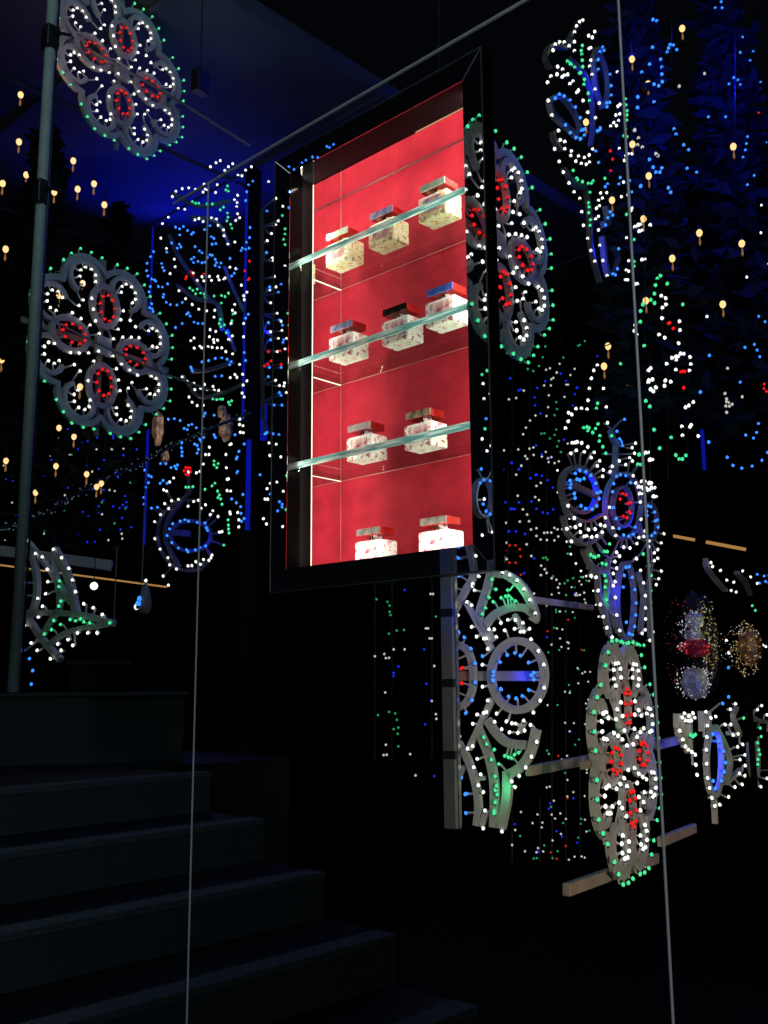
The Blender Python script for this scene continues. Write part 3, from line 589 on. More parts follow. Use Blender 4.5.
Eb = [(155,155),(178,153),(200,160),(245,175),(215,190),(232,178),(227,195),(262,188),(295,132),(290,143),(330,140),(205,265),(207,280),(207,295),(206,245),(265,255),(255,250),(275,232),(290,225),(280,240),(270,270),(265,285),(330,215),(335,225),(445,250),(425,278),(418,300),(415,307),(420,355),(418,360),(440,443),(397,460),(415,475),(432,490),(125,325),(145,325),(165,340),(180,335),(190,330),(185,345),(123,400),(135,390),(150,400),(65,350),(80,370),(90,375),(78,398),(68,415),(60,455),(62,480),(90,495),(113,492),(445,535),(435,545),(433,515),(171,555),(160,575),(200,545),(218,540),(232,545),(265,550),(295,552),(300,570),(305,580),(150,600),(168,627),(193,648),(225,655),(230,662),(258,655),(275,645),(297,640),(410,215)]
rnl = ornament('blue ring in a white bulb circle, lowest piece of the left column', pl_, {'white': Ez(Ew), 'green': Ez(Eg), 'blue': Ez(Eb), 'red': Ez([(222,340),(238,342),(215,352),(228,350),(240,355),(222,366),(232,368),(230,340)])},
   [(ell(191, 536, 20, 15, 18), True, 3.5), (Ez([(230,430),(150,530),(140,620),(190,720)]), False, 4), (Ez([(140,585),(230,590)]), False, 6), (ell(191, 535, 33, 36, 18, 1.2, 4.6), False, 3)], 1.25, m='ribk', name='ring_ornament')
# narrow strip right of the dark pillar, also caught by the mirror border
nar = merge({'white': Dz([(513,202),(541,265),(540,365),(524,398),(508,425),(549,350),(527,490),(530,500),(541,600),(517,612),(567,295),(560,730),(563,765),(550,795),(580,795),(545,845),(575,835),(570,975),(580,1000),(575,520),(535,560),(520,660),(520,770),(545,700)])+Ez([(520,245),(548,250),(523,293),(565,298),(575,430),(525,400),(512,420),(505,460),(498,535),(510,555),(572,565),(515,460),(550,395),(580,15),(560,25),(545,5)]),
 'blue': Dz([(507,313),(517,612),(512,735),(520,800),(565,745),(553,725),(570,800),(512,940),(553,1000),(560,590),(550,620),(592,240),(590,300),(505,470),(515,905),(560,905),(567,810),(517,600),(560,1010),(590,145),(610,155),(640,130),(655,120),(680,108),(700,110),(735,68),(745,72),(760,60)])+Ez([(553,505),(570,100),(540,100),(535,210),(558,213),(560,470),(570,480),(525,440),(505,210),(512,205),(485,367),(570,490)]),
 'green': Dz([(575,380),(575,400),(570,420),(575,440),(565,330),(585,700),(590,745)])+Ez([(587,370),(585,500)]), 'red': Dz([(512,845),(557,842),(560,893),(522,880),(497,900),(510,893)])})
pn = Plane(275, 400, 6.2, G)
ns = ornament('narrow strip of mixed bulbs between dark pillar and showcase', pn, nar, [(Dz([(500,300),(500,700),(505,1100)]), False, .8)], 1.3, m='ribk', name='strip_ornament')
nsm = mirrored(ns, 'strip of mixed bulbs on the street side, mirrored in the left border')
flm = mirrored(fls[3], 'flower medallion on the street side, mirrored in the right border'); flm['group'] = 'flower medallions'
if 'group' in nsm: pass
# lower right jamb reflection: bulbs standing on the street side
rj = {'blue': [(474,484),(478,481),(484,482),(488,488),(490,493),(477,505),(480,512),(484,515),(488,510),(491,499),(475,470),(486,460),(480,420)], 'white': [(476,440),(481,452),(485,447),(478,500),(489,530),(476,536),(486,533),(488,425),(478,400),(484,395),(477,385),(490,470)], 'green': [(476,376),(481,372),(490,380),(479,430),(486,405)]}
pj = Plane(482, 450, 4.2, G)
jm = ornament('small blue ring ornament on the street side, mirrored in right border', pj, rj, [(ell(483, 498, 9, 19, 14), True, 2.5)], 1.5, m='rib', name='ring_ornament')
l_ = Vector(jm.location); jm.location = (l_.x, 2*YF-l_.y, l_.z); jm.scale = (1, -1, 1)
# --- star ornament, lower left ------------------------------------------------------
pS = Plane(65, 620, 5.6, H)
Cz = lambda L: pts(0, 460, 3, L)
star = {'white': Cz([(98,244),(174,270),(198,295),(220,327),(231,362),(240,397),(265,433),(293,445),(320,465),(120,283),(140,293),(155,330),(157,367),(150,403),(127,417),(141,440),(128,473),(88,497),(107,550),(125,572),(187,553),(218,540),(197,572),(165,597),(246,520),(277,520),(232,557),(305,520)]),
 'blue': Cz([(85,332),(87,368),(80,405),(80,572),(102,597),(112,632),(108,673)]), 'green': Cz([(192,365),(190,382),(196,425),(190,440),(224,480),(240,484),(265,487),(283,490),(343,490),(175,483),(195,495),(147,523),(168,510),(255,478)])}
ornament('spiky star ornament with green bulbs beside the foot of the left pole', pS, star,
  [(Cz([(343,490),(220,462),(75,458)]), False, 5.5), (Cz([(88,250),(108,330),(110,410),(92,470)]), False, 6), (Cz([(92,255),(150,330),(215,430)]), False, 4.5), (Cz([(165,268),(205,350),(230,460)]), False, 7.5), (Cz([(335,492),(210,515),(140,560)]), False, 4.5), (Cz([(78,465),(130,540),(183,600)]), False, 5.5), (Cz([(115,545),(155,480),(180,430),(160,290)]), False, 4)], 1.45, name='star_ornament')
# --- right-hand blue leaf lantern & neighbours ------------------------------------------
pM = Plane(715, 760, 6.0, G)
Mz = lambda L: pts(655, 680, 6.4, L); Lz = lambda L: pts(655, 560, 6.4, L)
ornament('blue leaf ornament ringed with white bulbs at right, on a short post', pM, {'white': Mz([(290,205),(323,243),(355,235),(300,293),(297,365),(293,447),(295,535),(302,627),(313,690),(329,754),(347,804),(380,797),(436,748),(478,684),(525,667),(542,612),(545,547),(508,598),(511,510),(542,480),(496,428),(529,412),(467,353),(499,345),(415,285),(452,285),(450,188),(483,154)]), 'blue': Mz([(337,347),(375,390),(405,456),(416,528),(409,588),(390,645),(337,645),(351,693),(438,108),(400,151)]), 'green': Mz([(535,244)])},
  [(ell(714, 761, 7.5, 34, 16), True, 5), (Mz([(340,200),(345,300),(400,330),(460,450),(480,540),(450,660)]), False, 4.5), (Mz([(470,340),(540,350),(500,240),(520,180)]), False, 3.5), (Mz([(455,660),(550,570)]), False, 3), (Mz([(295,200),(300,330)]), False, 4), (Mz([(378,760),(385,920)]), False, 3.2)], 1.45, name='leaf_ornament')
ornament('half-hidden fan ornament with green centre just right of the glass joint', pM, {'white': Mz([(152,215),(180,230),(207,213),(138,240),(218,240),(157,260),(177,263),(196,260),(122,325),(141,382),(157,425),(177,447),(200,461),(221,477),(225,542),(233,606)]), 'green': Mz([(190,352),(205,362),(222,350),(213,355)])},
  [(Mz([(140,215),(150,330),(215,450)]), False, 6), (Mz([(215,215),(218,330),(220,450)]), False, 5), (Mz([(175,240),(185,400)]), False, 5)], 1.45, name='fan_ornament')
ornament('green-lit ornament cut by the right edge of the picture', pM, {'white': Mz([(652,165),(625,190),(686,223),(716,575),(686,630),(646,683)]), 'green': Mz([(643,307),(592,320),(705,328),(648,362),(626,402),(633,447),(640,477),(627,508),(626,540)])},
  [(Mz([(600,220),(660,260),(730,270)]), False, 4), (Mz([(650,390),(660,500),(655,620)]), False, 3), (Mz([(600,400),(605,560),(650,660)]), False, 3)], 1.45, name='panel_ornament')
ornament('curved swag of white bulbs hanging at right beneath the amber tube', pM, {'white': Lz([(325,20),(335,45),(386,70),(530,73),(583,111),(625,152),(428,132),(472,145),(455,198),(488,208),(425,517),(440,597),(705,585),(660,548),(680,555)]), 'blue': Lz([(437,690),(640,150),(680,140),(700,150),(710,130),(670,105),(700,100),(625,95)]), 'green': Lz([(592,295),(612,325)])},
  [(Lz([(325,-10),(330,45),(390,130),(450,195)]), False, 3), (Lz([(520,80),(580,150),(610,220)]), False, 4)], 1.35, name='swag_ornament', m='ribd', pegs=False)
# --- strings of small lights --------------------------------------------------------------
def curtain(label, pl, bulbs, vx, ytop, ybot, rpx=1.25, group='sparse strings of small lights', flat=True):
    root = thing('string_light', label, 'string lights', pl.P(sum(vx)/len(vx), ybot), group); base = Vector(root.location)
    mb = MB()
    for x in vx: mb.tube([pl.P(x, ytop)-base, pl.P(x, ybot)-base], .003, 4)
    mb.build('wire', M['cable'], root); fill(root, pl, bulbs, rpx, .01, flat); return root
Uz = lambda L: pts(490, 460, 6.4, L); Vz = lambda L: pts(360, 540, 3.2, L)
pT = Plane(540, 450, 8.0, G)
curtain('sparse small lights right of the showcase, upper strands above the blue ones', pT, {'dimwhite': Tz([(405,142),(325,177),(348,168),(494,172),(469,208),(388,195),(368,225),(356,233),(313,270),(353,270),(445,265),(455,265),(434,337),(341,328),(337,398),(262,447),(327,450),(230,477),(206,519),(189,558),(193,300),(148,344),(105,352),(226,643),(250,636),(323,662),(300,690),(202,687),(213,703),(251,680),(335,700),(356,693),(340,722),(375,728),(178,743),(148,797),(75,653),(160,648),(388,192),(400,718),(453,613)]),
  'dimblue': Tz([(113,228),(162,300),(175,293),(272,285),(256,340),(260,387),(292,435),(320,245),(411,200),(443,243),(512,280),(495,320),(483,388),(430,590),(265,625),(300,675),(345,697),(122,728),(162,765),(70,768),(232,817),(270,797),(300,803),(628,98),(505,285)]),
  'dimgreen': Tz([(385,368),(390,410),(375,445),(297,554),(315,552),(348,583),(385,530),(375,562),(400,598),(413,663),(390,630),(427,105),(525,30),(515,35),(555,8),(47,85),(95,78),(122,38),(140,50),(172,132),(216,173),(249,185),(283,155),(305,103),(320,40)])}, (512, 530, 548, 562), 330, 480, 1.15)
curtain('sparse small lights right of the showcase, middle strands with red rosette', pT, {'dimwhite': Uz([(193,38),(160,95),(318,147),(290,167),(282,238),(306,257),(170,230),(203,317),(230,350),(243,393),(183,395),(93,403),(455,443),(405,435),(425,445),(430,490),(405,515),(357,513),(317,510),(290,487),(255,445),(290,437),(340,467),(360,465),(385,465),(227,540),(257,615),(95,530),(98,635),(320,677),(355,723),(318,737),(387,757),(418,767),(343,700),(428,817),(539,865),(568,863),(596,850),(305,985),(440,970),(272,900),(274,855)]),
  'white': Uz([(485,523),(510,603),(543,663),(575,710),(610,743),(640,757),(655,838),(673,927),(690,1003),(428,208),(461,297),(502,375),(508,430),(425,67)]),
  'dimblue': Uz([(130,18),(178,60),(75,63),(252,118),(290,95),(325,103),(362,130),(395,178),(90,272),(178,273),(258,267),(135,313),(150,315),(290,313),(330,337),(362,342),(397,317),(113,458),(158,457),(217,475),(162,745),(210,725),(275,630),(285,97),(125,315)]),
  'dimred': Uz([(118,547),(155,547),(183,572),(90,580),(188,618),(157,658),(117,658),(190,735)]), 'dimgreen': Uz([(333,628),(350,625),(360,638),(525,757),(490,772),(480,865),(575,750),(505,555),(490,600),(470,790)])}, (508, 528, 546, 575), 470, 620, 1.2)
pV = Plane(405, 650, 7.5, H)
vb = {'dimwhite': [(40,97),(213,283),(225,315),(80,365),(110,350),(95,377),(145,350),(240,403),(228,173),(83,488),(85,655),(78,688),(88,687),(163,685),(245,557),(247,572),(180,753),(232,515),(220,283),(236,173),(232,315),(50,372),(85,378)], 'dimgreen': [(97,210),(97,230),(95,300),(120,290),(143,288),(115,555),(120,575),(125,600),(110,605),(123,620),(125,660),(245,245),(90,198),(100,240),(95,550),(60,560),(55,190)], 'dimblue': [(145,160),(110,425),(125,405),(208,350),(215,460),(230,512),(211,590),(110,435),(240,755)]}
curtain('faint strand of small lights left of the grey post, under the showcase', pV, {k: Vz(v) for k, v in vb.items()}, (375, 392, 432), 570, 760, 1.2)
rs = random.Random(3)
def scat(n, x0, y0, x1, y1, ks): 
    o = {}
    for i in range(n): o.setdefault(rs.choice(ks), []).append((rs.uniform(x0, x1), rs.uniform(y0, y1)))
    return o
pW = Plane(565, 700, 8.5, G)
curtain('tiny dim lights between the arched ornament and right flower medallion', pW, scat(105, 545, 575, 590, 860, ['dimwhite']*5+['dimgreen']*2+['dimblue', 'dimred']), (552, 566, 580), 570, 860, 1.0)
curtain('tiny dim lights behind the lower half of the arched ornament', pW, scat(26, 505, 800, 560, 860, ['dimwhite']*5+['dimgreen']*2+['dimblue']), (512, 540), 795, 862, 1.0)
pI = Plane(70, 500, 8.5, H)
curtain('icicle strands of small blue and white lights behind the left pole', pI, scat(150, 2, 425, 138, 545, ['dimblue']*6+['dimwhite']*3+['dimgreen']), (10, 30, 55, 80, 105, 130), 420, 548, .95, flat=False)
# --- warm bulbs and trees --------------------------------------------------------------
def warm(x, y, d, grp, lab, sc=1.0):
    p = at_range(x, y, d); root = thing('hanging_bulb', lab, 'light bulb', p, grp)
    r = 2.5*d/F*sc
    bulb('warm', (0, 0, 0), root, Vector((0, 0, 0)), r, tilt=(0, pi, 0))
    mb = MB(); mb.tube([(0, 0, r*1.8), (0, 0, r*7)], .003, 4); mb.build('cord', M['cable'], root)
    mb = MB(); mb.lathe([(r*.1, -r*4.2), (r*.4, -r*3.4), (r*.12, -r*1.2)], 6); mb.build('bulb_reflection', M['reflm'], root, True)  # the bulb's reflection beneath it, put in as a glowing drop
M['reflm'] = emit('amber_reflection_glow', (.7, .32, .1), .35)
WL = pts(0, 0, 3, [(62,284),(57,425),(172,432),(155,445),(220,482),(79,524),(8,550),(163,576),(233,567),(282,551),(313,614),(17,747)])+pts(0, 230, 3, [(197,95),(178,195),(248,160),(5,388),(177,593),(117,647),(222,620),(18,692),(168,708),(260,732),(240,470)])+pts(0, 460, 3, [(290,80),(304,70),(107,97)])
for x, y in WL: warm(x, y, 8+R_.uniform(-.8, .8), 'warm bulbs in the left tree', 'warm white bulb hanging in the dark tree behind the left pole', 1.2 if y < 400 else 1.05)
WR = pts(630, 0, 5.12, [(66,18),(267,145),(10,302),(92,430),(529,750),(96,900),(12,738)])+pts(630, 190, 5.565, [(75,160),(622,297),(235,380),(516,635),(88,615),(113,738),(386,238)])+[(586,122),(612,200),(608,346),(604,366),(627,381)]
for x, y in WR: warm(x, y, 7.3+R_.uniform(-.6, .6), 'warm bulbs in the right trees', 'warm white bulb hanging among the dark trees on the right', 1.3)
def tree(label, x, y0, y1, d, wpx, n, m='leaf', sc=1.0, seed=1, broad=0):
    r = random.Random(seed); top = at_range(x, y0, d); bot = at_range(x, y1, d); hgt = top.z-bot.z; w = wpx*d/F/2
    root = thing('tree', label, 'tree', (bot.x, bot.y, 0)); zb = bot.z
    mb = MB(); mb.tube([(0, 0, 0), (.03, 0, zb+hgt*.5), (0, .02, zb+hgt*.92)], [.09, .06, .015], 8)
    for k in range(26):
        a = r.uniform(0, 2*pi); z = zb+hgt*r.uniform(.02, .85); L = w*(1-.75*(z-zb)/hgt)
        mb.tube([(0, 0, z), (cos(a)*L*.5, sin(a)*L*.5, z+.05), (cos(a)*L, sin(a)*L, z-.05)], [.012, .008, .003], 5)
    mb.build('trunk', M['bark'], root)
    lb = MB()
    for k in range(n):
        a = r.uniform(0, 2*pi); h = r.random()**1.2; z = zb+hgt*h; L = w*(1-.8*h)*(.25+.8*r.random()**.6)*(.75+.3*sin(h*40+a*3))
        c = Vector((cos(a)*L, sin(a)*L, z)); s = r.uniform(.04, .09)*sc
        u = Vector((r.uniform(-1, 1), r.uniform(-1, 1), r.uniform(-.6, .3))).normalized(); v = u.cross(Vector((r.uniform(-1, 1), r.uniform(-1, 1), r.uniform(-1, 1)))).normalized()
        wv = u.cross(v)*s*.12
        lb.add([c-u*s, c-u*s*.1+v*s*.4, c+u*s, c-u*s*.1-v*s*.4, c+wv], [(0, 1, 4), (1, 2, 4), (2, 3, 4), (3, 0, 4), (0, 3, 2, 1)])
    lb.build('foliage', M[m], root); return root
tree('tall dark conifer behind the left pole, hung with warm bulbs', 25, 128, 560, 8.2, 150, 3000, seed=1)
tree('shorter dark conifer right of the left pole, hung with warm bulbs', 104, 205, 560, 8.9, 110, 2200, seed=2)
tree('dark broad-leaved tree right of the glass joint, patched with blue light', 655, -60, 420, 7.7, 130, 2000, 'leafg', 1.7, seed=3)
tree('dark broad-leaved tree at the far right, patched with blue light', 752, -60, 440, 9.1, 150, 2000, 'leafg', 1.8, seed=4)
Qz = lambda L: pts(630, 0, 5.12, L); Rz = lambda L: pts(630, 190, 5.565, L); Sz = lambda L: pts(630, 340, 5.565, L)
pQ = Plane(700, 100, 7.0, G)
curtain('blue lights strung through the trees at the upper right', pQ, {'blue': Qz([(110,104),(130,110),(197,232),(214,235),(190,250),(183,270),(231,258),(107,246),(150,307),(155,347),(156,383),(158,422),(140,443),(116,435),(92,333),(52,373),(32,500),(30,555),(115,525),(430,43),(465,43),(460,12),(570,193),(559,271),(625,265),(609,312),(526,400),(546,412),(559,436),(501,433),(663,423),(661,458),(395,601),(483,601),(700,623),(691,733),(595,702),(590,738),(584,770),(573,807),(629,901),(595,948),(228,690),(218,663),(268,745),(292,770),(285,865),(333,885),(156,863),(110,860),(125,885),(145,885),(92,820),(46,956),(188,965),(200,988)]), 'red': Qz([(653,580)]), 'dimwhite': Qz([(15,670),(35,710),(30,745),(55,757),(245,445),(375,380),(125,790),(135,800)])}, (645, 672, 735, 755), -10, 200, 1.25, flat=False)
curtain('white and green lights strung right of the glass joint, mid height', pQ, {'white': Rz([(725,87),(722,240),(643,487),(750,524),(765,413),(58,391),(190,605),(165,592),(192,640),(172,658),(170,716),(267,734),(269,783),(185,825),(153,808),(262,855),(420,707),(36,198),(18,208),(103,198),(42,233),(15,527),(20,753),(15,787),(27,807)]), 'green': Rz([(161,480),(143,495),(132,533),(127,580),(127,633),(106,615),(50,677),(47,737),(285,640),(198,524),(70,870),(62,640)]), 'red': Rz([(205,745),(212,742),(232,773)]), 'blue': Rz([(710,705),(745,735),(685,862),(633,878),(700,893),(715,930),(433,923)])}, (645, 662, 678, 755), 200, 355, 1.25, flat=False)
curtain('white arcs and blue swag of lights at right, above the dark gap', pQ, {'white': Sz([(225,102),(245,95),(258,95),(272,78),(290,80),(248,112),(326,97),(330,137),(323,172),(246,168),(195,135),(187,228),(218,235),(183,258),(105,160),(93,172),(92,237),(115,222),(95,228),(105,277),(120,288),(135,267),(343,348),(318,367),(300,377),(280,483),(325,485),(332,475),(283,533),(372,537),(78,630),(100,668),(56,790),(97,798),(37,820),(64,827),(110,825),(92,837),(45,858),(120,873)]), 'dimwhite': Sz([(530,405),(617,318),(535,160),(520,300),(530,330),(525,370),(545,370),(560,360),(540,350),(530,345)]), 'blue': Sz([(383,292),(430,570),(605,237),(637,531),(697,517),(679,548),(708,467),(533,655),(566,700),(615,715),(672,704),(727,671),(758,628)]), 'red': Sz([(285,178),(275,180),(295,178),(290,268),(740,247),(738,272),(753,288)]), 'green': Sz([(125,502),(219,545),(155,605),(246,643),(265,665),(302,645),(282,665),(40,640),(35,695),(78,342),(100,373)])}, (650, 668, 688, 740), 350, 480, 1.25, flat=False)
# --- beams ------------------------------------------------------------------------------
def beam(label, a, c, w, d1, d2, m='beam'):
    p, q_ = at_range(*a, d1), at_range(*c, d2); mb = MB(); o = (p+q_)/2; mb.bar(p-o, q_-o, w, w*.7); ob = bevel(mb.build('beam', M[m]), .006); ob.location = o
    return tag(ob, label, 'beam', 'pale beams bracing the galleries')
beam('pale beam running right from the top of the arched ornament', (534, 600), (592, 607.5), .035, 5.0, 6.3)
beam('pale beam linking arched ornament to right flower medallion', (528, 771), (592, 759), .05, 5.0, 5.6)
beam('pale ground beam beneath the right flower medallion', (566, 890), (656, 858), .055, 4.6, 5.7)
beam('short pale beam joining the fan ornament at the glass joint', (657, 745), (678, 740), .05, 5.8, 6.2)
beam('short pale beam low down at right beyond the glass joint', (660, 842), (694, 828), .05, 5.4, 5.9)
beam('grey beam behind the foot of the left pole', (0, 551), (112, 566), .07, 6.9, 6.7, 'rib')
def tubelight(label, a, c, d1, d2, m='amber', r=.009):
    p, q_ = at_range(*a, d1), at_range(*c, d2); mb = MB(); o = (p+q_)/2; mb.tube([p-o, q_-o], r, 8); ob = mb.build('tube_light', M[m]); ob.location = o
    return tag(ob, label, 'tube light')
tubelight('long thin amber tube light behind the left star ornament', (0, 565), (167, 587), 7.2, 7.2, r=.006)
tubelight('short amber tube light right of the glass joint, left of the pair', (668, 535), (695, 540), 8, 8, r=.012)
tubelight('short amber tube light near the right edge, right of the pair', (706, 542), (746, 549.5), 8, 8, r=.013)
M['polem'] = simple('pale_grey_paint', (.5, .6, .6), .6, noise=(.42, .52, .52), nscale=9)
# --- pole, speaker, cables -----------------------------------------------------------------
pb = at_range(13, 692, 5.0); root = thing('lamp_pole', 'tall thin grey pole at far left with two black clamps', 'pole', pb)
mb = MB(); mb.tube([(0, 0, 0), (0, 0, 4.6)], .027, 12); mb.build('shaft', M['polem'], root, True)
mb = MB(); mb.tube([(.035, .02, 0), (.035, .02, 4.6)], .006, 8); mb.build('conduit', M['paint_dark'], root, True)
for y in (37, 192):
    x = 49.5-(y)*.055; z = at_range(x, y, 5.0).z-pb.z
    mb = MB(); mb.box((-.04, -.035, z-.07), (.035, .035, z+.06)); bevel(mb.build('clamp', M['paint_dark'], root), .006)
    mb = MB(); mb.bar((.03, 0, z+.02), (.12, .05, z-.02), .012, .012); mb.build('bracket', M['paint_dark'], root)
sp = at_range(200, 83, 5.6); root = thing('speaker', 'small dark box speaker under the canopy, right of the upper medallion', 'speaker', sp)
mb = MB(); u = (G*.05); v = H*.032; mb.obox((0, 0, 0), u, v, Vector((0, 0, .07))); bevel(mb.build('cabinet', M['paint_dark'], root), .006)
mb = MB(); mb.obox(-H*-.034-H*.0, u*.85, H*.002, Vector((0, 0, .06))); mb.build('grille', M['steel'], root)
mb = MB(); mb.tube([(0, 0, .07), (0, 0, 6.57-sp.z)], .004, 6); mb.build('bracket', M['paint_dark'], root)
def cable(label, P, d, r=.006, name='cable', sag=0):
    Q = [at_range(x, y, d) for x, y in P]; o = Q[0].copy(); mb = MB(); mb.tube([p-o for p in cr(Q, 5)], r, 5); ob = mb.build(name, M['cable2']); ob.location = o
    return tag(ob, label, name)
M['cable2'] = simple('grey_cable', (.25, .27, .27), .6)
cable('thick cable slanting down across the upper medallion to the dark pillar', [(57, 32), (150, 84), (250, 146)], 6.5, .010)
cable('cable slanting across the mid-height flower medallion', [(30, 308), (90, 340), (160, 372), (215, 392)], 6.2, .008)
ga = [at_range(x, y, 7.6) for x, y in ((0, 528), (40, 516), (90, 487), (143, 462), (190, 437), (250, 413))]
M['gar'] = emit('faint_tinsel_glint', (.12, .22, .25), .5)  # glints of the tinsel put in as faint emission
root = thing('garland', 'tinsel garland rising from the left pole towards the pillar', 'garland', ga[0])
mb = MB(); mb.tube([p-ga[0] for p in cr(ga, 6)], .012, 6); mb.build('cord', M['cable'], root)
mb = MB()
for p in cr(ga, 30):
    c = p-ga[0]+Vector([rs.uniform(-.03, .03) for _ in range(3)]); mb.lathe([(.001, -.006), (.006, 0), (.001, .006)], 4, c)
o = mb.build('tinsel', M['gar'], root); o['kind'] = 'stuff'
for (x0, y0, y1, d, lab) in ((117, 547, 623, 6.0, 'thin vertical rod right of the star ornament'), (125, 665, 745, 5.5, 'thin vertical rod standing on the dark parapet'), (146, 470, 600, 6.6, 'thin rod over the small blue pendant ornament')):
    a = at_range(x0, y0, d); c = at_range(x0, y1, d); mb = MB(); mb.tube([(0, 0, 0), (0, 0, a.z-c.z)], .004, 5); ob = mb.build('rod', M['cable2']); ob.location = (a.x, a.y, c.z); tag(ob, lab, 'rod')
a = at_range(145, 604, 6.5); root = thing('pendant_ornament', 'small blue and white pendant ornament on a thin rod, lower left', 'light ornament', a)
mb = MB(); mb.lathe([(.01, .13), (.03, .08), (.045, 0), (.035, -.05), (.01, -.07)], 12); mb.build('body', M['ribd'], root, True)
bulb('blue', (0, -.05, 0), root, Vector((0, 0, 0)), .018); bulb('blue', (.01, -.05, .03), root, Vector((0, 0, 0)), .014); bulb('white', (-.05, -.03, -.02), root, Vector((0, 0, 0)), .016); bulb('white', (0, 0, .15), root, Vector((0, 0, 0)), .010)
a = at_range(94, 586, 6.3); root = thing('globe_lamp', 'bright white globe lamp right of the star ornament', 'lamp', a)
mb = MB(); mb.lathe([(.004, -.024), (.018, -.017), (.025, 0), (.018, .017), (.006, .024)], 12); mb.build('globe', M['white'], root, True)
mb = MB(); mb.tube([(0, 0, .022), (0, 0, .2)], .003, 5); mb.build('cord', M['cable'], root)
# --- parapet and pillar --------------------------------------------------------------------
def plinth(name, label, x0, x1, y0, y1, d, m, dep=.5, cat='parapet'):
    a, c = at_range(x0, y0, d), at_range(x1, y0, d); zb = at_range(x0, y1, d).z
    u = (c-a); u.z = 0; L = u.length; u.normalize(); n_ = Vector((-u.y, u.x, 0))
    if n_.dot(a-EYE) < 0: n_ = -n_
    o = (a+c)/2; o.z = zb; mb = MB(); mb.obox(n_*dep/2+Vector((0, 0, (a.z-zb)/2)), u*L/2, n_*dep/2, Vector((0, 0, (a.z-zb)/2)))
    root = thing(name, label, cat, o); bevel(mb.build('body', M[m], root), .008)
    mb = MB(); mb.obox(n_*dep/2+Vector((0, 0, (a.z-zb)+.008)), u*(L/2+.015), n_*(dep/2+.015), Vector((0, 0, .008))); mb.build('coping', M['nosing'], root); return root
M['teal'] = simple('dark_teal_stone', (.006, .013, .015), .4, 0, .2, noise=(.01, .018, .02), nscale=4)
plinth('parapet', 'low dark teal parapet wall at the head of the steps', -30, 185, 697, 790, 4.9, 'teal', .35)
plinth('planter_box', 'dark square plinth on the teal parapet near the left pole', 69, 128, 664, 693, 5.1, 'granite', .3, 'plinth')
a = at_range(256, 30, 9.0); mb = MB(); mb.box((a.x-.055, a.y-.055, 0), (a.x+.055, a.y+.055, 6.57)); struct(mb.build('wall_pillar', M['wallm']))
M['bglow'] = emit('deep_blue_edge_glow', (.003, .008, .35), .8)  # blue light on the column sides, put in as emissive uprights
def vglow(label, x, y0, y1, d, r):
    a = at_range(x, y0, d); c = at_range(x, y1, d); mb = MB(); mb.tube([(0, 0, 0), (0, 0, a.z-c.z)], r, 8); ob = mb.build('tube_light', M['bglow']); ob.location = (a.x, a.y, c.z); tag(ob, label, 'tube light', 'upright deep blue glow strips')
vglow('upright deep blue glow strip left of the large crest', 153, 228, 335, 8.6, .009)
vglow('upright deep blue glow strip left of the lowest left ring', 148, 430, 560, 8.6, .012)
vglow('upright deep blue glow strip against the pillar, upper one', 247, 190, 420, 8.7, .012)
vglow('upright deep blue glow strip against the pillar, lower one', 249, 440, 530, 8.7, .022)
vglow('upright deep blue glow strip between pillar and showcase', 264, 400, 440, 8.7, .03)
vglow('upright deep blue glow strip at right, below the green patch', 702, 430, 470, 7.5, .014)
# --- tinsel figures ---------------------------------------------------------------------
def sparkles(root, name, n, cx, cz, rx, rz, ks, seed, s=.0035):
    r = random.Random(seed); mb = {k: MB() for k in set(ks)}
    for i in range(n):
        a = r.uniform(0, 2*pi); q_ = r.random()**.5; x, z = cx+rx*q_*cos(a), cz+rz*q_*sin(a); y = -r.uniform(0, .06)
        t = s*r.uniform(.5, 1.2); mb[r.choice(ks)].lathe([(t*.2, -t), (t, 0), (t*.2, t)], 4, (H*x+G*y+Vector((0, 0, z))))
    for k, b_ in mb.items():
        if b_.v: o = b_.build(name, M[k], root); o['kind'] = 'stuff'
M['sred'] = emit('red_sequin_glint', (.6, .05, .07), .9); M['sgold'] = emit('gold_sequin_glint', (.42, .32, .08), .7); M['ssil'] = emit('silver_sequin_glint', (.6, .65, .65), .8); M['scop'] = emit('copper_sequin_glint', (.6, .3, .12), .7)  # sparkle of the sequins is put in as emissive flakes
M['foils'] = simple('crumpled_silver_foil', (.7, .75, .75), .35, .6, bump=1, nscale=30); M['foilr'] = simple('crumpled_red_foil', (.7, .05, .08), .3, .7, bump=1, nscale=40); M['foilk'] = simple('dark_foil', (.05, .05, .05), .3, .8, bump=1, nscale=30); M['foilg'] = simple('crumpled_copper_foil', (.5, .28, .12), .3, .8, bump=1, nscale=30)
a = at_range(697, 700, 6.6); root = thing('tinsel_figure', 'tall tinsel-wrapped figure with glittering red band and silver body, right side', 'figure', a, None)
k = 6.6/F
def lump(cx, cy, rx, ry, m, name, a0, seed):
    bm = bmesh.new(); bmesh.ops.create_icosphere(bm, subdivisions=3, radius=1); r = random.Random(seed); ph = [r.uniform(0, 6) for _ in range(6)]
    for v in bm.verts:
        p = v.co.copy(); d = 1+.12*sin(p.x*5+ph[0])*sin(p.y*6+ph[1])+.08*sin(p.z*9+ph[2]); v.co = Vector((p.x*rx*k, p.y*rx*k*.8, p.z*ry*k))*d
    me = bpy.data.meshes.new(name); bm.to_mesh(me); bm.free(); o = link(name, me, M[m], root); o.location = H*((cx-a0[0])*k)+Vector((0, 0, (a0[1]-cy)*k)); return o
A0 = (697, 700)
lump(697, 648, 19, 50, 'foilk', 'tinsel_cloak', A0, 9).location += G*.14
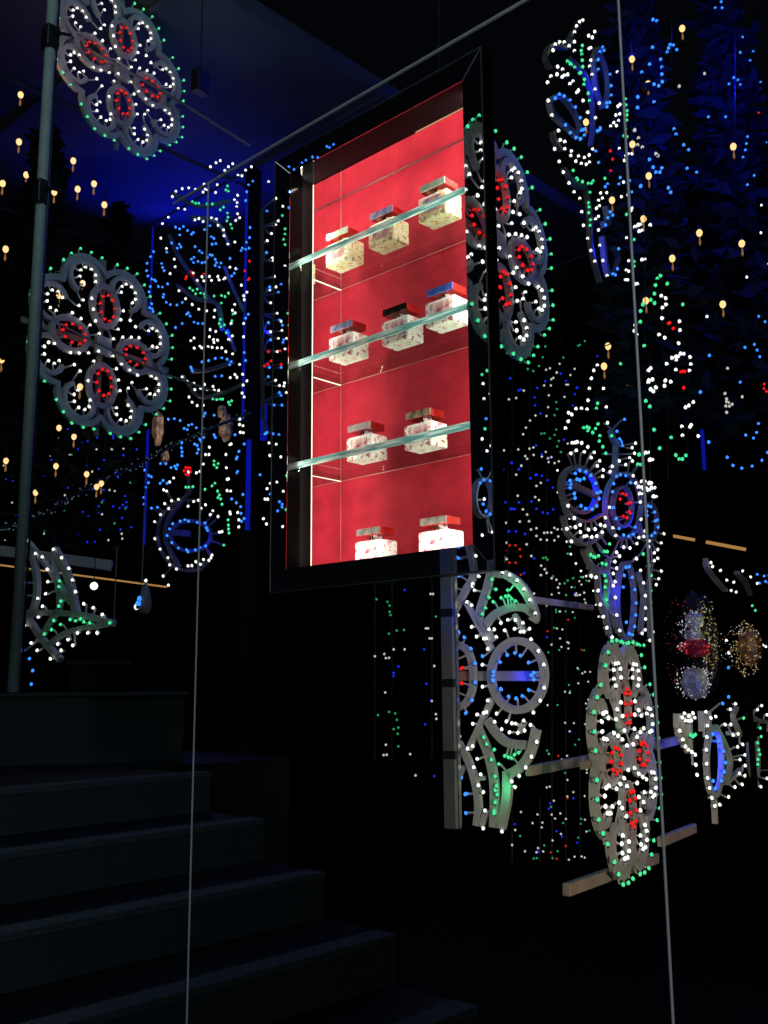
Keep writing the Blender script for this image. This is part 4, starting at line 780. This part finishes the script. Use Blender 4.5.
lump(699, 626, 9, 9, 'foils', 'head', A0, 1); lump(700, 652, 14, 9, 'foilr', 'sequin_band', A0, 2); lump(696, 684, 13, 15, 'foils', 'body', A0, 3); lump(698, 640, 10, 6, 'foils', 'collar', A0, 4); lump(697, 688, 7, 7, 'foils', 'chest_ornament', A0, 5)
sparkles(root, 'sequin_glints', 150, 2*k, (700-651)*k, 15*k, 6.5*k, ['sred', 'sred', 'ssil'], 11, .006)
sparkles(root, 'sequin_glints', 170, 15*k, (700-640)*k, 9*k, 38*k, ['sgold', 'sgold', 'ssil'], 12, .0045)
sparkles(root, 'sequin_glints', 140, -10*k, (700-650)*k, 17*k, 48*k, ['sred', 'foils', 'foils'], 13, .003)
sparkles(root, 'sequin_glints', 120, -1*k, (700-684)*k, 18*k, 16*k, ['ssil'], 14, .005)
mb = MB(); mb.tube([(0, 0, -a.z), (0, 0, .02)], .02, 8); mb.lathe([(.16, -a.z), (.16, -a.z+.02), (.02, -a.z+.03)], 16); mb.build('stand', M['bark'], root)
sparkles(root, 'sequin_glints', 60, 0*k, (700-630)*k, 12*k, 14*k, ['ssil'], 15, .005)
a = at_range(748, 690, 6.6); root = thing('tinsel_figure', 'smaller copper tinsel figure near the right edge of the view', 'figure', a)
mb = MB(); mb.tube([(0, 0, -a.z), (0, 0, .1)], .02, 8); mb.lathe([(.14, -a.z), (.14, -a.z+.02), (.02, -a.z+.03)], 16); mb.build('stand', M['bark'], root)
A0 = (748, 690); lump(753, 650, 11, 17, 'foilg', 'body', A0, 6)
sparkles(root, 'sequin_glints', 220, 2*k, (690-652)*k, 14*k, 26*k, ['scop', 'scop', 'ssil', 'sgold'], 16, .0045); sparkles(root, 'sequin_glints', 50, -14*k, (690-650)*k, 12*k, 20*k, ['scop', 'ssil'], 17, .003)
M['tan'] = simple('tan_patch_mottle', (.7, .5, .34), .8, noise=(.12, .08, .06), nscale=22)
for i, (x, y, rx, ry, lab) in enumerate(((160, 394, 7, 12, 'mottled tan clump at the upper left of the blue column'), (158, 428, 7, 18, 'long mottled tan clump beside the left flower medallion'), (165, 457, 5, 7, 'small mottled tan clump under the long one'), (226, 428, 8, 14, 'mottled tan clump inside the white swag'), (222, 412, 5, 7, 'small tan clump above the swag clump'))):
    k = 8.3/F; a = at_range(x, y, 8.3); root = None; o = lump(x, y, rx, ry, 'tan', 'tan_patch_clump', (x, y), 20+i); o.location = a; tag(o, lab, 'tan_patch')  # clumps made up to stand in for blurry warm light patches
# ================================================================== LIGHTS
w = bpy.data.worlds.new('world'); SC.world = w; w.use_nodes = True
w.node_tree.nodes['Background'].inputs[0].default_value = (.001, .0012, .002, 1); w.node_tree.nodes['Background'].inputs[1].default_value = 1
def spot(name, loc, tgt, en, col, size, blend=.6, r=.05):
    l = bpy.data.lights.new(name, 'SPOT'); l.energy = en; l.color = col; l.spot_size = radians(size); l.spot_blend = blend; l.shadow_soft_size = r
    o = bpy.data.objects.new(name, l); COL.objects.link(o); o.location = loc; o.rotation_euler = (Vector(tgt)-Vector(loc)).to_track_quat('-Z', 'Y').to_euler(); return o
BL = (.004, .014, 1)
a = at_range(190, 235, 10); spot('canopy_blue', a-Vector((0, 0, .6)), a+Vector((.6, -.9, 1.2)), 62, BL, 115)
a = at_range(320, 215, 9.5); spot('canopy_blue', a-Vector((0, 0, .4)), a+Vector((.3, -.6, 1.2)), 10, BL, 100)
a = at_range(40, 20, 6.0); spot('canopy_warm', a-Vector((0, 0, .5)), a+Vector((0, 0, 1)), 5, (1, .6, .5), 140)
a = at_range(230, 0, 6.0); spot('canopy_green', a-Vector((0, 0, .5)), a+Vector((0, 0, 1)), 3, (.1, 1, .7), 140)
point('tan_fill', at_range(178, 425, 7.9), 3.5, (1, .75, .5), .1)  # warm light added to brighten the tan clumps
# unseen fill lights added to brighten the galleries, trims and steps
area('gallery_fill', (-1.5, .6, 6.2), 3, 2, 21, (.7, 1, .98), (-.6, 1.2, -.75))
spot('gallery_fill_right', (1.6, 1.9, .9), at_range(600, 800, 5.2), 260, (1, .74, .56), 44, .9, .3)
point('trim_fill', (.9, .3, 2.3), 26, (.85, .95, 1), .05)  # unseen point light added to brighten the glass edge trims
spot('stair_fill', (-1.2, -1.6, 3.4), (-3.3, 1.5, .9), 150, (.55, .8, 1), 36, 1, .1)
for (x, y, d, e_) in ((518, 676, 4.95, .12), (578, 490, 5.15, .9), (560, 118, 5.2, .9), (598, 85, 5.3, .8), (603, 250, 5.3, .6), (648, 520, 5.6, .5), (625, 590, 5.3, .7), (714, 750, 6.0, .8), (190, 535, 7.3, .8), (205, 245, 7.2, 2.2), (225, 330, 7.3, 1.4), (455, 610, 4.9, .12), (642, 40, 6.9, 6), (735, 40, 8.1, 9), (748, 75, 8.1, 7), (665, 95, 6.95, 5), (686, 155, 7.0, 4), (750, 150, 8.2, 4), (270, 330, 6.1, .5)):
    point('blue_bulb_light', at_range(x, y, d), e_*(2.2 if y < 160 and x > 630 else 2.4), BL)
for (x, y, d, e_) in ((510, 595, 4.95, .25), (505, 790, 4.95, .2), (577, 430, 5.2, .3), (207, 205, 7.2, .4), (595, 745, 5.0, .12), (600, 600, 5.2, .2), (755, 745, 6.0, .25), (232, 315, 7.3, .4)):
    point('green_bulb_light', at_range(x, y, d), e_, (.03, 1, .35))
for (x, y, d, e_) in ((622, 507, 5.2, .3), (504, 187, 4.7, .15)): point('red_bulb_light', at_range(x, y, d), e_, (1, .02, .02))
SC.view_settings.view_transform = 'Standard'; SC.view_settings.look = 'None'; SC.view_settings.gamma = 1; SC.view_settings.exposure = 0; SC.view_settings.use_curve_mapping = False
